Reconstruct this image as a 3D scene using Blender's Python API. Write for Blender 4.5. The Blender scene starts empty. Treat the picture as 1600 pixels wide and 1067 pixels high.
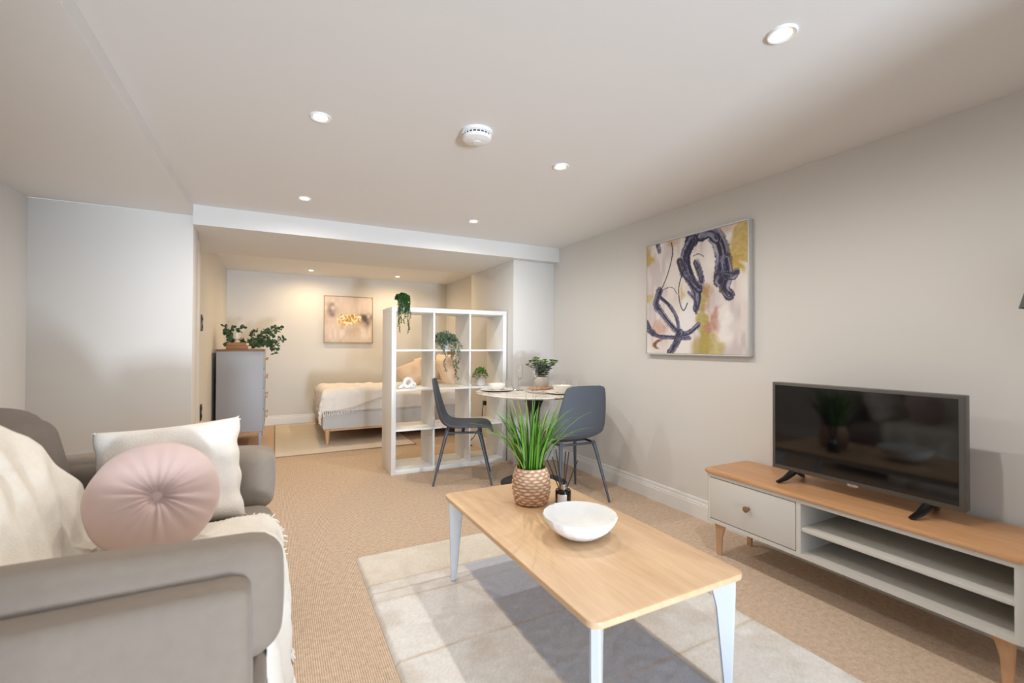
import bpy, bmesh, math, random
import numpy as np
from mathutils import Vector, Matrix, noise
random.seed(7)
PI = math.pi
S = bpy.context.scene
COL = S.collection

# ------------------------------------------------------------------ camera, world, light, exposure
cam = bpy.data.objects.new('camera', bpy.data.cameras.new('camera'))
COL.objects.link(cam); S.camera = cam
yaw, pitch, roll = math.radians(27.43), math.radians(0.6), math.radians(0.2)
fw = Vector((math.sin(yaw)*math.cos(pitch), math.cos(yaw)*math.cos(pitch), math.sin(pitch)))
r0 = Vector((math.cos(yaw), -math.sin(yaw), 0)); u0 = r0.cross(fw)
Rv = r0*math.cos(roll)+u0*math.sin(roll); Uv = -r0*math.sin(roll)+u0*math.cos(roll)
cam.matrix_world = Matrix(((Rv.x, Uv.x, -fw.x, 0), (Rv.y, Uv.y, -fw.y, 0), (Rv.z, Uv.z, -fw.z, 1.128), (0, 0, 0, 1)))
cam.data.sensor_width = 36; cam.data.lens = 36*711/1600
cam.data.clip_start = 0.05
cam.data.dof.use_dof = True; cam.data.dof.focus_distance = 3.3; cam.data.dof.aperture_fstop = 2.4

S.view_settings.view_transform = 'Standard'; S.view_settings.look = 'None'
S.view_settings.gamma = 1; S.view_settings.use_curve_mapping = False
S.view_settings.exposure = 0.0

W = bpy.data.worlds.new('world'); S.world = W; W.use_nodes = True
W.node_tree.nodes['Background'].inputs[0].default_value = (0.75, 0.87, 1.0, 1)
W.node_tree.nodes['Background'].inputs[1].default_value = 1.2

def area(name, loc, target, sx, sy, power, color):
    l = bpy.data.lights.new(name, 'AREA'); l.shape = 'RECTANGLE'; l.size = sx; l.size_y = sy
    l.energy = power; l.color = color
    o = bpy.data.objects.new(name, l); COL.objects.link(o)
    o.location = loc; o.rotation_euler = (Vector(target)-Vector(loc)).to_track_quat('-Z', 'Y').to_euler()
    return o
# daylight coming in by the wide glazed opening behind the camera
area('daylight_sky', (0.62, -4.2, 1.25), (0.62, 5, 1.15), 1.5, 1.7, 112, (0.58, 0.77, 1.0))
# sunlit paving outside that opening throws light up on to the ceiling
area('daylight_paving_bounce', (0.62, -4.1, 0.10), (0.8, 0.6, 2.1), 0.45, 0.6, 310, (0.76, 0.87, 1.0))

# ------------------------------------------------------------------ materials
def lin(c):
    return tuple(((v/255)/12.92 if v/255 <= 0.04045 else ((v/255+0.055)/1.055)**2.4) for v in c)
class NT:
    def __init__(s, name):
        s.m = bpy.data.materials.new(name); s.m.use_nodes = True
        s.t = s.m.node_tree; s.b = s.t.nodes['Principled BSDF']
    def n(s, typ, **kw):
        n = s.t.nodes.new(typ)
        for k, v in kw.items():
            if k.startswith('i_'):
                n.inputs[k[2:].replace('_', ' ')].default_value = v
            else: setattr(n, k, v)
        return n
    def l(s, a, b): s.t.links.new(a, b)
def mat(name, col, rough=0.6, metal=0.0, noise_scale=None, noise_amt=0.06, bump=0.0, bump_scale=200, spec=0.5, sheen=0.0, stretch=None):
    k = NT(name); c = lin(col)
    k.b.inputs['Roughness'].default_value = rough
    k.b.inputs['Metallic'].default_value = metal
    k.b.inputs['Specular IOR Level'].default_value = spec
    if sheen: k.b.inputs['Sheen Weight'].default_value = sheen
    tc = k.n('ShaderNodeTexCoord'); vec = tc.outputs['Object']
    if stretch:
        mp = k.n('ShaderNodeMapping'); mp.inputs['Scale'].default_value = stretch
        k.l(vec, mp.inputs[0]); vec = mp.outputs[0]
    ns = k.n('ShaderNodeTexNoise'); ns.inputs['Scale'].default_value = noise_scale or 6; ns.inputs['Detail'].default_value = 4
    k.l(vec, ns.inputs['Vector'])
    mx = k.n('ShaderNodeMix', data_type='RGBA')
    mx.inputs[6].default_value = (*[v*(1-noise_amt) for v in c], 1)
    mx.inputs[7].default_value = (*[min(1, v*(1+noise_amt)) for v in c], 1)
    k.l(ns.outputs['Fac'], mx.inputs[0]); k.l(mx.outputs[2], k.b.inputs['Base Color'])
    if bump:
        n2 = k.n('ShaderNodeTexNoise'); n2.inputs['Scale'].default_value = bump_scale; n2.inputs['Detail'].default_value = 2
        k.l(vec, n2.inputs['Vector'])
        bp = k.n('ShaderNodeBump'); bp.inputs['Strength'].default_value = bump; bp.inputs['Distance'].default_value = 0.002
        k.l(n2.outputs['Fac'], bp.inputs['Height']); k.l(bp.outputs[0], k.b.inputs['Normal'])
    return k.m
def wood(name, ca, cb, rough=0.42, axis='y', scale=1.0, bump=0.05):
    k = NT(name); k.b.inputs['Roughness'].default_value = rough
    tc = k.n('ShaderNodeTexCoord'); mp = k.n('ShaderNodeMapping')
    st = {'y': (14*scale, 1.1*scale, 14*scale), 'x': (1.1*scale, 14*scale, 14*scale), 'z': (14*scale, 14*scale, 1.1*scale)}[axis]
    mp.inputs['Scale'].default_value = st
    k.l(tc.outputs['Object'], mp.inputs[0])
    n1 = k.n('ShaderNodeTexNoise'); n1.inputs['Scale'].default_value = 1.2; n1.inputs['Detail'].default_value = 6; n1.inputs['Distortion'].default_value = 1.2
    n2 = k.n('ShaderNodeTexNoise'); n2.inputs['Scale'].default_value = 12; n2.inputs['Detail'].default_value = 5
    k.l(mp.outputs[0], n1.inputs['Vector']); k.l(mp.outputs[0], n2.inputs['Vector'])
    r = k.n('ShaderNodeValToRGB')
    r.color_ramp.elements[0].position = 0.3; r.color_ramp.elements[0].color = (*lin(ca), 1)
    r.color_ramp.elements[1].position = 0.72; r.color_ramp.elements[1].color = (*lin(cb), 1)
    md = k.n('ShaderNodeMix'); md.inputs[0].default_value = 0.35
    k.l(n1.outputs['Fac'], md.inputs[2]); k.l(n2.outputs['Fac'], md.inputs[3])
    k.l(md.outputs[0], r.inputs[0]); k.l(r.outputs[0], k.b.inputs['Base Color'])
    bp = k.n('ShaderNodeBump'); bp.inputs['Strength'].default_value = bump; bp.inputs['Distance'].default_value = 0.001
    k.l(n2.outputs['Fac'], bp.inputs['Height']); k.l(bp.outputs[0], k.b.inputs['Normal'])
    return k.m
def attrmat(name, rough=0.7, bump=0.0, bump_scale=300, spec=0.4, sheen=0.0):
    k = NT(name); a = k.n('ShaderNodeAttribute', attribute_name='paint')
    k.l(a.outputs['Color'], k.b.inputs['Base Color']); k.b.inputs['Roughness'].default_value = rough
    k.b.inputs['Specular IOR Level'].default_value = spec
    if sheen: k.b.inputs['Sheen Weight'].default_value = sheen
    if bump:
        tc = k.n('ShaderNodeTexCoord'); n2 = k.n('ShaderNodeTexNoise'); n2.inputs['Scale'].default_value = bump_scale
        k.l(tc.outputs['Object'], n2.inputs['Vector'])
        bp = k.n('ShaderNodeBump'); bp.inputs['Strength'].default_value = bump; bp.inputs['Distance'].default_value = 0.003
        k.l(n2.outputs['Fac'], bp.inputs['Height']); k.l(bp.outputs[0], k.b.inputs['Normal'])
    return k.m
def glassmat(name, tint=(1, 1, 1), rough=0.02):
    k = NT(name); k.b.inputs['Base Color'].default_value = (*tint, 1)
    k.b.inputs['Transmission Weight'].default_value = 1.0; k.b.inputs['Roughness'].default_value = rough
    k.b.inputs['IOR'].default_value = 1.45
    return k.m
def emit(name, col, strength):
    k = NT(name); k.b.inputs['Emission Color'].default_value = (*col, 1); k.b.inputs['Emission Strength'].default_value = strength
    k.b.inputs['Base Color'].default_value = (1, 1, 1, 1)
    return k.m

M = {}
M['wall'] = mat('wall_paint', (223, 220, 215), 0.85, noise_scale=1.5, noise_amt=0.01, bump=0.05, bump_scale=150, spec=0.2)
M['ceil'] = mat('ceiling_paint', (232, 229, 226), 0.9, noise_scale=1.5, noise_amt=0.01, bump=0.04, bump_scale=150, spec=0.2)
M['gloss_white'] = mat('white_gloss_trim', (236, 235, 232), 0.4, noise_amt=0.01)
def carpet_mat():
    k = NT('corded_carpet'); k.b.inputs['Roughness'].default_value = 0.95; k.b.inputs['Specular IOR Level'].default_value = 0.1
    tc = k.n('ShaderNodeTexCoord')
    w = k.n('ShaderNodeTexWave', wave_type='BANDS', bands_direction='X'); w.inputs['Scale'].default_value = 42; w.inputs['Distortion'].default_value = 0.6; w.inputs['Detail'].default_value = 2; w.inputs['Detail Scale'].default_value = 5
    n = k.n('ShaderNodeTexNoise'); n.inputs['Scale'].default_value = 150; n.inputs['Detail'].default_value = 3
    n3 = k.n('ShaderNodeTexNoise'); n3.inputs['Scale'].default_value = 45; n3.inputs['Detail'].default_value = 2
    for q in (w, n, n3): k.l(tc.outputs['Object'], q.inputs['Vector'])
    m = k.n('ShaderNodeMix'); m.inputs[0].default_value = 0.6; k.l(w.outputs['Fac'], m.inputs[2]); k.l(n.outputs['Fac'], m.inputs[3])
    m2 = k.n('ShaderNodeMix'); m2.inputs[0].default_value = 0.3; k.l(m.outputs[0], m2.inputs[2]); k.l(n3.outputs['Fac'], m2.inputs[3])
    r = k.n('ShaderNodeValToRGB'); r.color_ramp.elements[0].position = 0.28; r.color_ramp.elements[0].color = (*lin((174, 149, 126)), 1)
    r.color_ramp.elements[1].position = 0.68; r.color_ramp.elements[1].color = (*lin((238, 213, 188)), 1)
    k.l(m2.outputs[0], r.inputs[0]); k.l(r.outputs[0], k.b.inputs['Base Color'])
    bp = k.n('ShaderNodeBump'); bp.inputs['Strength'].default_value = 0.5; bp.inputs['Distance'].default_value = 0.003
    k.l(m2.outputs[0], bp.inputs['Height']); k.l(bp.outputs[0], k.b.inputs['Normal'])
    return k.m
M['carpet'] = carpet_mat()
M['oak_table'] = wood('pale_oak', (216, 176, 134), (242, 208, 168), 0.38, 'y')
M['oak_stand'] = wood('warm_oak', (190, 138, 92), (220, 170, 124), 0.4, 'y')
M['oak_leg'] = wood('oak_leg_wood', (196, 150, 112), (216, 174, 134), 0.5, 'z')
M['oak_dark'] = wood('brown_wood', (120, 84, 56), (150, 108, 74), 0.5, 'y')
M['paint_leg'] = mat('pale_grey_paint', (214, 217, 222), 0.45, noise_amt=0.01)
M['paint_stand'] = mat('stone_grey_paint', (212, 207, 198), 0.5, noise_amt=0.01)
M['chest_paint'] = mat('blue_grey_paint', (172, 176, 184), 0.55, noise_amt=0.02)
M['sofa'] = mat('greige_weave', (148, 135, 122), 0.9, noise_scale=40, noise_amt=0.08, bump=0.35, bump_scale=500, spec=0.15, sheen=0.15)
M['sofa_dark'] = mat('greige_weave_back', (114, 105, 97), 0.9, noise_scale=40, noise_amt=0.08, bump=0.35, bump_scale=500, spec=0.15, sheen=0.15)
M['cream'] = mat('cream_fleece', (238, 230, 216), 0.95, noise_scale=60, noise_amt=0.07, bump=0.8, bump_scale=220, spec=0.1, sheen=0.3)
M['cream_knit'] = mat('cream_cotton', (243, 236, 226), 0.95, noise_scale=60, noise_amt=0.03, bump=0.7, bump_scale=160, spec=0.1, sheen=0.2)
M['pink'] = mat('blush_velvet', (212, 184, 174), 0.75, noise_scale=20, noise_amt=0.04, bump=0.1, bump_scale=300, spec=0.2, sheen=0.5)
M['linen_white'] = mat('white_bedding', (240, 236, 230), 0.9, noise_amt=0.02, bump=0.2, bump_scale=60)
M['linen_beige'] = mat('beige_pillow_linen', (232, 216, 198), 0.9, noise_amt=0.05, bump=0.3, bump_scale=80)
M['linen_pink'] = mat('dusky_pillow_linen', (230, 208, 190), 0.9, noise_amt=0.05, bump=0.3, bump_scale=80)
M['bed_fab'] = mat('pale_grey_upholstery', (202, 200, 198), 0.9, noise_amt=0.04, bump=0.2, bump_scale=400)
M['headboard'] = mat('taupe_headboard', (134, 118, 98), 0.9, noise_amt=0.05, bump=0.2, bump_scale=400)
M['melamine'] = mat('white_melamine', (236, 235, 232), 0.4, noise_amt=0.008)
M['chair'] = mat('charcoal_shell', (84, 89, 97), 0.7, noise_scale=200, noise_amt=0.08, bump=0.12, bump_scale=600)
M['chair_leg'] = mat('dark_grey_metal', (82, 88, 97), 0.4, metal=0.3, noise_amt=0.02)
M['black'] = mat('black_metal', (40, 40, 44), 0.45, noise_amt=0.03)
M['tv_bezel'] = mat('dark_grey_bezel', (88, 84, 78), 0.35, noise_amt=0.02)
M['tv_screen'] = mat('gloss_black_screen', (9, 9, 12), 0.06, noise_amt=0.01, spec=0.55)
M['tv_foot'] = mat('gloss_black_plastic', (14, 14, 16), 0.3, noise_amt=0.02)
M['silver'] = mat('brushed_silver', (200, 200, 200), 0.25, metal=1.0, noise_amt=0.02)
M['steel'] = mat('cutlery_steel', (190, 190, 195), 0.2, metal=1.0, noise_amt=0.02)
M['ceramic'] = mat('glazed_white_ceramic', (246, 241, 232), 0.25, noise_amt=0.01)
M['plaster'] = mat('rough_white_plaster', (244, 243, 240), 0.85, noise_scale=30, noise_amt=0.03, bump=0.9, bump_scale=90, stretch=(1, 1, 0.25))
M['pot_grey'] = mat('grey_concrete_pot', (205, 198, 190), 0.8, noise_scale=25, noise_amt=0.08, bump=0.3, bump_scale=120)
M['pot_white'] = mat('white_pot', (232, 228, 222), 0.6, noise_scale=25, noise_amt=0.05, bump=0.3, bump_scale=100)
M['glass'] = glassmat('clear_glass')
M['glass_cream'] = mat('frosted_pale_glass', (214, 208, 190), 0.25, noise_amt=0.02)
M['glass_black'] = mat('black_glass', (18, 17, 16), 0.08, noise_amt=0.01)
M['label'] = mat('white_paper_label', (235, 232, 228), 0.7, noise_amt=0.01)
M['reed'] = mat('black_reed', (24, 23, 25), 0.8, noise_amt=0.05)
M['leaf_dark'] = mat('dark_green_leaf', (70, 96, 62), 0.55, noise_scale=30, noise_amt=0.3)
M['leaf_euc'] = mat('eucalyptus_leaf', (92, 116, 92), 0.6, noise_scale=30, noise_amt=0.3)
M['leaf_tip'] = mat('lime_leaf_tip', (168, 186, 104), 0.6, noise_scale=30, noise_amt=0.2)
M['leaf_bright'] = mat('bright_green_leaf', (76, 130, 38), 0.6, noise_scale=40, noise_amt=0.35)
M['leaf_deep'] = mat('deep_green_bead_leaf', (44, 94, 34), 0.5, noise_scale=60, noise_amt=0.35)
M['leaf_grey'] = mat('grey_green_leaf', (112, 128, 104), 0.7, noise_scale=60, noise_amt=0.3)
M['stem'] = mat('brown_green_stem', (96, 92, 60), 0.7, noise_amt=0.1)
M['grass1'] = mat('grass_green', (92, 150, 44), 0.45, noise_scale=8, noise_amt=0.25)
M['grass2'] = mat('grass_dark_green', (58, 104, 36), 0.45, noise_scale=8, noise_amt=0.25)
M['grass3'] = mat('grass_olive_tip', (128, 150, 70), 0.5, noise_scale=8, noise_amt=0.2)
M['book'] = mat('tan_leather_cover', (160, 112, 70), 0.6, noise_amt=0.08)
M['page'] = mat('cream_pages', (226, 208, 174), 0.8, noise_scale=200, noise_amt=0.1, stretch=(1, 1, 20))
M['rug_bed'] = mat('beige_flat_rug', (232, 218, 198), 0.95, noise_scale=4, noise_amt=0.05, bump=0.5, bump_scale=250, spec=0.1)
M['gold'] = mat('pale_gold_frame', (172, 150, 110), 0.45, metal=0.4, noise_amt=0.05)
M['frame_silver'] = mat('pale_silver_frame', (206, 208, 206), 0.45, metal=0.2, noise_amt=0.02)
M['frame_back'] = mat('white_canvas_back', (220, 218, 214), 0.9)
M['paint'] = attrmat('painted_canvas', 0.65, 0.35, 120)
M['rug'] = attrmat('pile_rug', 0.95, 0.9, 260, spec=0.1, sheen=0.2)
M['basket'] = attrmat('woven_rush', 0.8, 0.5, 300)
M['marble'] = None
def marble():
    k = NT('white_marble_top'); k.b.inputs['Roughness'].default_value = 0.25
    tc = k.n('ShaderNodeTexCoord'); n = k.n('ShaderNodeTexNoise'); n.inputs['Scale'].default_value = 5; n.inputs['Detail'].default_value = 8; n.inputs['Distortion'].default_value = 1.6
    k.l(tc.outputs['Object'], n.inputs['Vector'])
    r = k.n('ShaderNodeValToRGB'); e = r.color_ramp.elements
    e[0].position = 0.46; e[0].color = (*lin((240, 233, 222)), 1); e[1].position = 0.54; e[1].color = (*lin((240, 233, 222)), 1)
    x = r.color_ramp.elements.new(0.5); x.color = (*lin((196, 178, 156)), 1)
    k.l(n.outputs['Fac'], r.inputs[0]); k.l(r.outputs[0], k.b.inputs['Base Color'])
    return k.m
M['marble'] = marble()
M['bulb'] = emit('warm_bulb', (1.0, 0.88, 0.68), 14)
M['white_plastic'] = mat('white_plastic', (238, 237, 234), 0.45, noise_amt=0.01)
M['dark_slot'] = mat('dark_slot', (60, 58, 60), 0.8)
M['chrome_black'] = mat('dark_chrome_plate', (70, 68, 68), 0.3, metal=0.7, noise_amt=0.02)
M['shade'] = mat('dark_grey_lamp_shade', (92, 94, 94), 0.8, noise_amt=0.03)

# ------------------------------------------------------------------ helpers
def link(name, me, m, parent=None, loc=(0, 0, 0), smooth=False):
    if smooth:
        me.polygons.foreach_set('use_smooth', [True]*len(me.polygons))
    o = bpy.data.objects.new(name, me); COL.objects.link(o)
    if m: me.materials.append(m)
    if parent: o.parent = parent
    o.location = loc
    return o
def from_py(name, V, F, m, parent=None, loc=(0, 0, 0), smooth=True):
    me = bpy.data.meshes.new(name); me.from_pydata([tuple(map(float, v)) for v in V], [], F); me.update()
    return link(name, me, m, parent, loc, smooth)
def tag(o, label=None, cat=None, group=None, kind=None):
    if label: o['label'] = label
    if cat: o['category'] = cat
    if group: o['group'] = group
    if kind: o['kind'] = kind
    return o
def thing(name, loc, label, cat, rz=0, group=None):
    o = bpy.data.objects.new(name, None); COL.objects.link(o); o.empty_display_size = 0.1
    o.location = loc; o.rotation_euler = (0, 0, rz)
    return tag(o, label, cat, group)
def bmobj(name, bm, m, parent=None, loc=(0, 0, 0), smooth=False, autosmooth=None):
    me = bpy.data.meshes.new(name); bm.normal_update(); bm.to_mesh(me); bm.free()
    if autosmooth is not None:
        me.polygons.foreach_set('use_smooth', [True]*len(me.polygons))
        me.set_sharp_from_angle(angle=math.radians(autosmooth))
        smooth = False
    return link(name, me, m, parent, loc, smooth)
def addbox(bm, a, b, bevel=0, seg=2, axis=None):
    r = bmesh.ops.create_cube(bm, size=1); vs = r['verts']
    for v in vs:
        v.co = Vector([(a[i]+b[i])/2 + v.co[i]*(b[i]-a[i]) for i in range(3)])
    if bevel:
        es = list({e for v in vs for e in v.link_edges})
        if axis is not None:
            es = [e for e in es if abs((e.verts[0].co-e.verts[1].co).normalized()[axis]) > 0.9]
        bmesh.ops.bevel(bm, geom=es, offset=bevel, segments=seg, affect='EDGES', profile=0.5)
def box(name, a, b, m, parent=None, bevel=0.0, seg=2, loc=(0, 0, 0)):
    bm = bmesh.new(); addbox(bm, a, b, bevel, seg)
    return bmobj(name, bm, m, parent, loc, autosmooth=40 if bevel else None)
def addtube(bm, pts, rad, seg=8, cap=True):
    pts = [Vector(p) for p in pts]
    if not hasattr(rad, '__len__'): rad = [rad]*len(pts)
    rings = []; prev = None
    for i, p in enumerate(pts):
        d = (pts[min(i+1, len(pts)-1)]-pts[max(i-1, 0)]).normalized()
        if prev is None:
            up = Vector((0, 0, 1)) if abs(d.z) < 0.9 else Vector((1, 0, 0)); x = d.cross(up).normalized()
        else: x = (prev - d*prev.dot(d)).normalized()
        prev = x; y = d.cross(x)
        rings.append([bm.verts.new(p+(x*math.cos(2*PI*k/seg)+y*math.sin(2*PI*k/seg))*rad[i]) for k in range(seg)])
    for a, b in zip(rings, rings[1:]):
        for k in range(seg): bm.faces.new((a[k], a[(k+1) % seg], b[(k+1) % seg], b[k]))
    if cap: bm.faces.new(rings[0][::-1]); bm.faces.new(rings[-1])
def tube(name, pts, rad, m, parent=None, seg=8, loc=(0, 0, 0)):
    bm = bmesh.new(); addtube(bm, pts, rad, seg); bmesh.ops.recalc_face_normals(bm, faces=bm.faces)
    return bmobj(name, bm, m, parent, loc, autosmooth=50)
def addlathe(bm, prof, seg=32, c=(0, 0, 0), wob=None):
    rings = []
    for (r, z) in prof:
        if r < 1e-5: rings.append([bm.verts.new((c[0], c[1], c[2]+z))])
        else:
            rings.append([bm.verts.new((c[0]+r*(1+(wob(k, z) if wob else 0))*math.cos(2*PI*k/seg), c[1]+r*(1+(wob(k, z) if wob else 0))*math.sin(2*PI*k/seg), c[2]+z)) for k in range(seg)])
    for a, b in zip(rings, rings[1:]):
        for k in range(seg):
            q = (k+1) % seg
            if len(a) == 1 and len(b) == 1: continue
            if len(a) == 1: bm.faces.new((a[0], b[k], b[q]))
            elif len(b) == 1: bm.faces.new((a[k], a[q], b[0]))
            else: bm.faces.new((a[k], a[q], b[q], b[k]))
def lathe(name, prof, m, parent=None, seg=32, loc=(0, 0, 0), sharp=40, wob=None):
    bm = bmesh.new(); addlathe(bm, prof, seg, wob=wob); bmesh.ops.recalc_face_normals(bm, faces=bm.faces)
    return bmobj(name, bm, m, parent, loc, autosmooth=sharp)
def prism(name, outline, z0, z1, m, parent=None, bevel=0, loc=(0, 0, 0), plane='xy', seg=2):
    bm = bmesh.new()
    def P(u, v, w): return (u, v, w) if plane == 'xy' else ((w, u, v) if plane == 'yz' else (u, w, v))
    lo = [bm.verts.new(P(u, v, z0)) for u, v in outline]; hi = [bm.verts.new(P(u, v, z1)) for u, v in outline]
    n = len(lo); fl = bm.faces.new(lo[::-1]); fh = bm.faces.new(hi)
    for k in range(n): bm.faces.new((lo[k], lo[(k+1) % n], hi[(k+1) % n], hi[k]))
    bmesh.ops.recalc_face_normals(bm, faces=bm.faces)
    if bevel:
        es = list({e for f in (fl, fh) for e in f.edges})
        bmesh.ops.bevel(bm, geom=es, offset=bevel, segments=seg, affect='EDGES', profile=0.5)
    return bmobj(name, bm, m, parent, loc, autosmooth=35)
def rrect(x0, x1, y0, y1, r, n=6):
    out = []
    for cx, cy, a in ((x1-r, y1-r, 0), (x0+r, y1-r, 90), (x0+r, y0+r, 180), (x1-r, y0+r, 270)):
        for k in range(n+1):
            t = math.radians(a+90*k/n); out.append((cx+r*math.cos(t), cy+r*math.sin(t)))
    return out
def soft(name, size, m, parent=None, loc=(0, 0, 0), r=0.05, puff=0.02, wr=0.004, n=18, seed=0, fr=5.0, rot=None):
    """upholstered block: rounded box with bulged faces and gentle creases"""
    bm = bmesh.new(); bmesh.ops.create_cube(bm, size=2)
    bmesh.ops.subdivide_edges(bm, edges=bm.edges[:], cuts=n, use_grid_fill=True)
    h = Vector(size)/2
    for v in bm.verts:
        u = v.co.copy()
        # concentrate samples near the edges
        p = Vector([math.copysign(1-(1-abs(c))**1.0, c)*h[i] for i, c in enumerate(u)])
        q = Vector([max(-(h[i]-r), min(h[i]-r, p[i])) for i in range(3)])
        d = p-q
        if d.length > 1e-9:
            # direction onto rounded shell
            d = d.normalized()*r
        p = q+d
        w = [(1-u[(i+1) % 3]**2)*(1-u[(i+2) % 3]**2) for i in range(3)]
        for i in range(3):
            if abs(u[i]) > 0.999: p[i] += math.copysign(puff*w[i], u[i])
        nz = noise.noise_vector(p*fr+Vector((seed*7.3, seed*3.1, 0)))
        p += nz*wr
        v.co = p
    bmesh.ops.recalc_face_normals(bm, faces=bm.faces)
    if rot is not None: bmesh.ops.transform(bm, matrix=rot, verts=bm.verts)
    return bmobj(name, bm, m, parent, loc, smooth=True)
def pillow_mesh(w, h, t, n=26, seed=0, wr=0.006, knife=1.0, pinch=0.06):
    """square scatter cushion in the XZ plane, thickness along Y"""
    V = []; F = []; idx = {}
    for s in (1, -1):
        for i in range(n+1):
            for j in range(n+1):
                u = -1+2*i/n; v = -1+2*j/n
                edge = i in (0, n) or j in (0, n)
                if edge and s == -1: idx[(s, i, j)] = idx[(1, i, j)]; continue
                k = max(0.0, (1-u**6)*(1-v**6))**0.5*(1-0.22*(u*u+v*v)/2)
                x = u*w/2*(1-pinch*(1-v*v)); z = v*h/2*(1-pinch*(1-u*u))
                y = s*t/2*k
                nn = noise.noise(Vector((u*2.2+seed, v*2.2, s*3.0+seed)))
                y += s*nn*wr*2*k; x += noise.noise(Vector((u*3, v*3+seed, 9)))*wr
                idx[(s, i, j)] = len(V); V.append((x, y, z))
        for i in range(n):
            for j in range(n):
                q = [idx[(s, i, j)], idx[(s, i+1, j)], idx[(s, i+1, j+1)], idx[(s, i, j+1)]]
                F.append(q if s == -1 else q[::-1])
    return V, F
def xf(V, rot=(0, 0, 0), loc=(0, 0, 0)):
    from mathutils import Euler
    Mx = Matrix.Translation(loc) @ Euler(rot).to_matrix().to_4x4()
    return [tuple(Mx @ Vector(v)) for v in V]
def thicken(bm, th):
    bm.normal_update(); vs = list(bm.verts); fs = list(bm.faces)
    be = [e for e in bm.edges if len(e.link_faces) == 1]
    mp = {v: bm.verts.new(v.co-v.normal*th) for v in vs}
    for f in fs: bm.faces.new([mp[v] for v in reversed(f.verts)])
    for e in be: bm.faces.new((e.verts[0], e.verts[1], mp[e.verts[1]], mp[e.verts[0]]))
    bmesh.ops.recalc_face_normals(bm, faces=bm.faces)
def sheet(name, fn, nu, nv, m, parent=None, th=0.01, loc=(0, 0, 0)):
    V = [tuple(fn(i/nu, j/nv)) for i in range(nu+1) for j in range(nv+1)]
    F = [(i*(nv+1)+j, (i+1)*(nv+1)+j, (i+1)*(nv+1)+j+1, i*(nv+1)+j+1) for i in range(nu) for j in range(nv)]
    bm = bmesh.new(); vs = [bm.verts.new(v) for v in V]
    for f in F: bm.faces.new([vs[i] for i in f])
    bmesh.ops.recalc_face_normals(bm, faces=bm.faces)
    thicken(bm, th)
    return bmobj(name, bm, m, parent, loc, smooth=True)
def leaf_faces(bm, p, d, up, L, Wd, fold=0.15, curl=0.0):
    """one small leaf: 6 vertices, 4 faces"""
    d = d.normalized(); s = d.cross(up)
    if s.length < 1e-4: s = Vector((1, 0, 0))
    s.normalize(); n = s.cross(d)
    a = bm.verts.new(p); b = bm.verts.new(p+d*L*0.5+n*L*fold-n*curl*L*0.2); c = bm.verts.new(p+d*L-n*curl*L)
    l = bm.verts.new(p+d*L*0.45+s*Wd/2); r = bm.verts.new(p+d*L*0.45-s*Wd/2)
    l2 = bm.verts.new(p+d*L*0.8+s*Wd*0.36-n*curl*L*0.6); r2 = bm.verts.new(p+d*L*0.8-s*Wd*0.36-n*curl*L*0.6)
    for f in ((a, b, l), (a, r, b), (l, b, c, l2), (b, r, r2, c)): bm.faces.new(f)
def rnd_unit():
    while True:
        v = Vector((random.uniform(-1, 1), random.uniform(-1, 1), random.uniform(-1, 1)))
        if 0.05 < v.length < 1: return v.normalized()
def copy_tree(o, parent=None):
    c = o.copy(); COL.objects.link(c)
    if parent: c.parent = parent
    for ch in list(o.children): copy_tree(ch, c)
    return c
def struct(o): o['kind'] = 'structure'; return o

# ------------------------------------------------------------------ the room shell
XR, YC, ZC = 2.493, 3.79, 2.10     # right wall, front of the bulkhead, living-area ceiling
YN, YB, XL = -1.50, 7.30, -1.35    # wall behind the camera, bedroom end wall, left wall
ZB = 2.16
struct(box('floor', (-1.6, -2.0, -0.1), (2.8, 7.5, 0), M['carpet']))
struct(box('ceiling', (-1.5, -1.75, ZC), (2.65, YC+0.02, ZC+0.12), M['ceil']))
struct(box('ceiling_bedroom', (-0.75, 4.88, ZB), (2.7, 7.45, ZB+0.1), M['ceil']))
struct(box('wall_right', (XR, -1.75, 0), (2.65, 4.95, 2.3), M['wall']))
struct(box('wall_bedroom_right', (2.54, 4.95, 0), (2.70, 7.45, 2.3), M['wall']))
struct(box('wall_far', (-0.75, YB, 0), (2.54, 7.45, 2.3), M['wall']))
struct(box('wall_left', (-1.5, -1.75, 0), (XL, 3.82, 2.1), M['wall']))
struct(box('wall_bedroom_left', (-0.75, 4.05, 0), (-0.60, YB, 2.3), M['wall']))
struct(box('wall_partition_left', (-1.5, 3.82, 0), (-0.515, 4.05, 2.03), M['wall'], bevel=0.004))
struct(box('wall_pillar', (2.03, 3.885, 0), (XR, 4.95, 1.962), M['wall'], bevel=0.003))
# wall behind the camera with the wide opening daylight comes through
bm = bmesh.new()
addbox(bm, (-1.5, -1.75, 0), (0.0, YN, 2.3)); addbox(bm, (1.25, -1.75, 0), (2.65, YN, 2.3))
addbox(bm, (0.0, -1.75, 2.0), (1.25, YN, 2.3)) 
struct(bmobj('wall_near', bm, M['wall']))
bm = bmesh.new()
for a, b in (((0.0, -1.62, 0), (0.04, -1.55, 2.0)), ((1.21, -1.62, 0), (1.25, -1.55, 2.0)), ((0.04, -1.62, 1.96), (1.21, -1.55, 2.0)), ((0.04, -1.62, 0), (1.21, -1.55, 0.03))):
    addbox(bm, a, b)
struct(bmobj('door_1', bm, M['gloss_white']))
bm = bmesh.new(); addbox(bm, (-0.515, YC, 1.962), (XR, 4.90, 2.35)); addbox(bm, (-0.61, 4.05, 1.962), (-0.515, 4.90, 2.35))
struct(bmobj('ceiling_bulkhead', bm, M['wall']))
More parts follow.
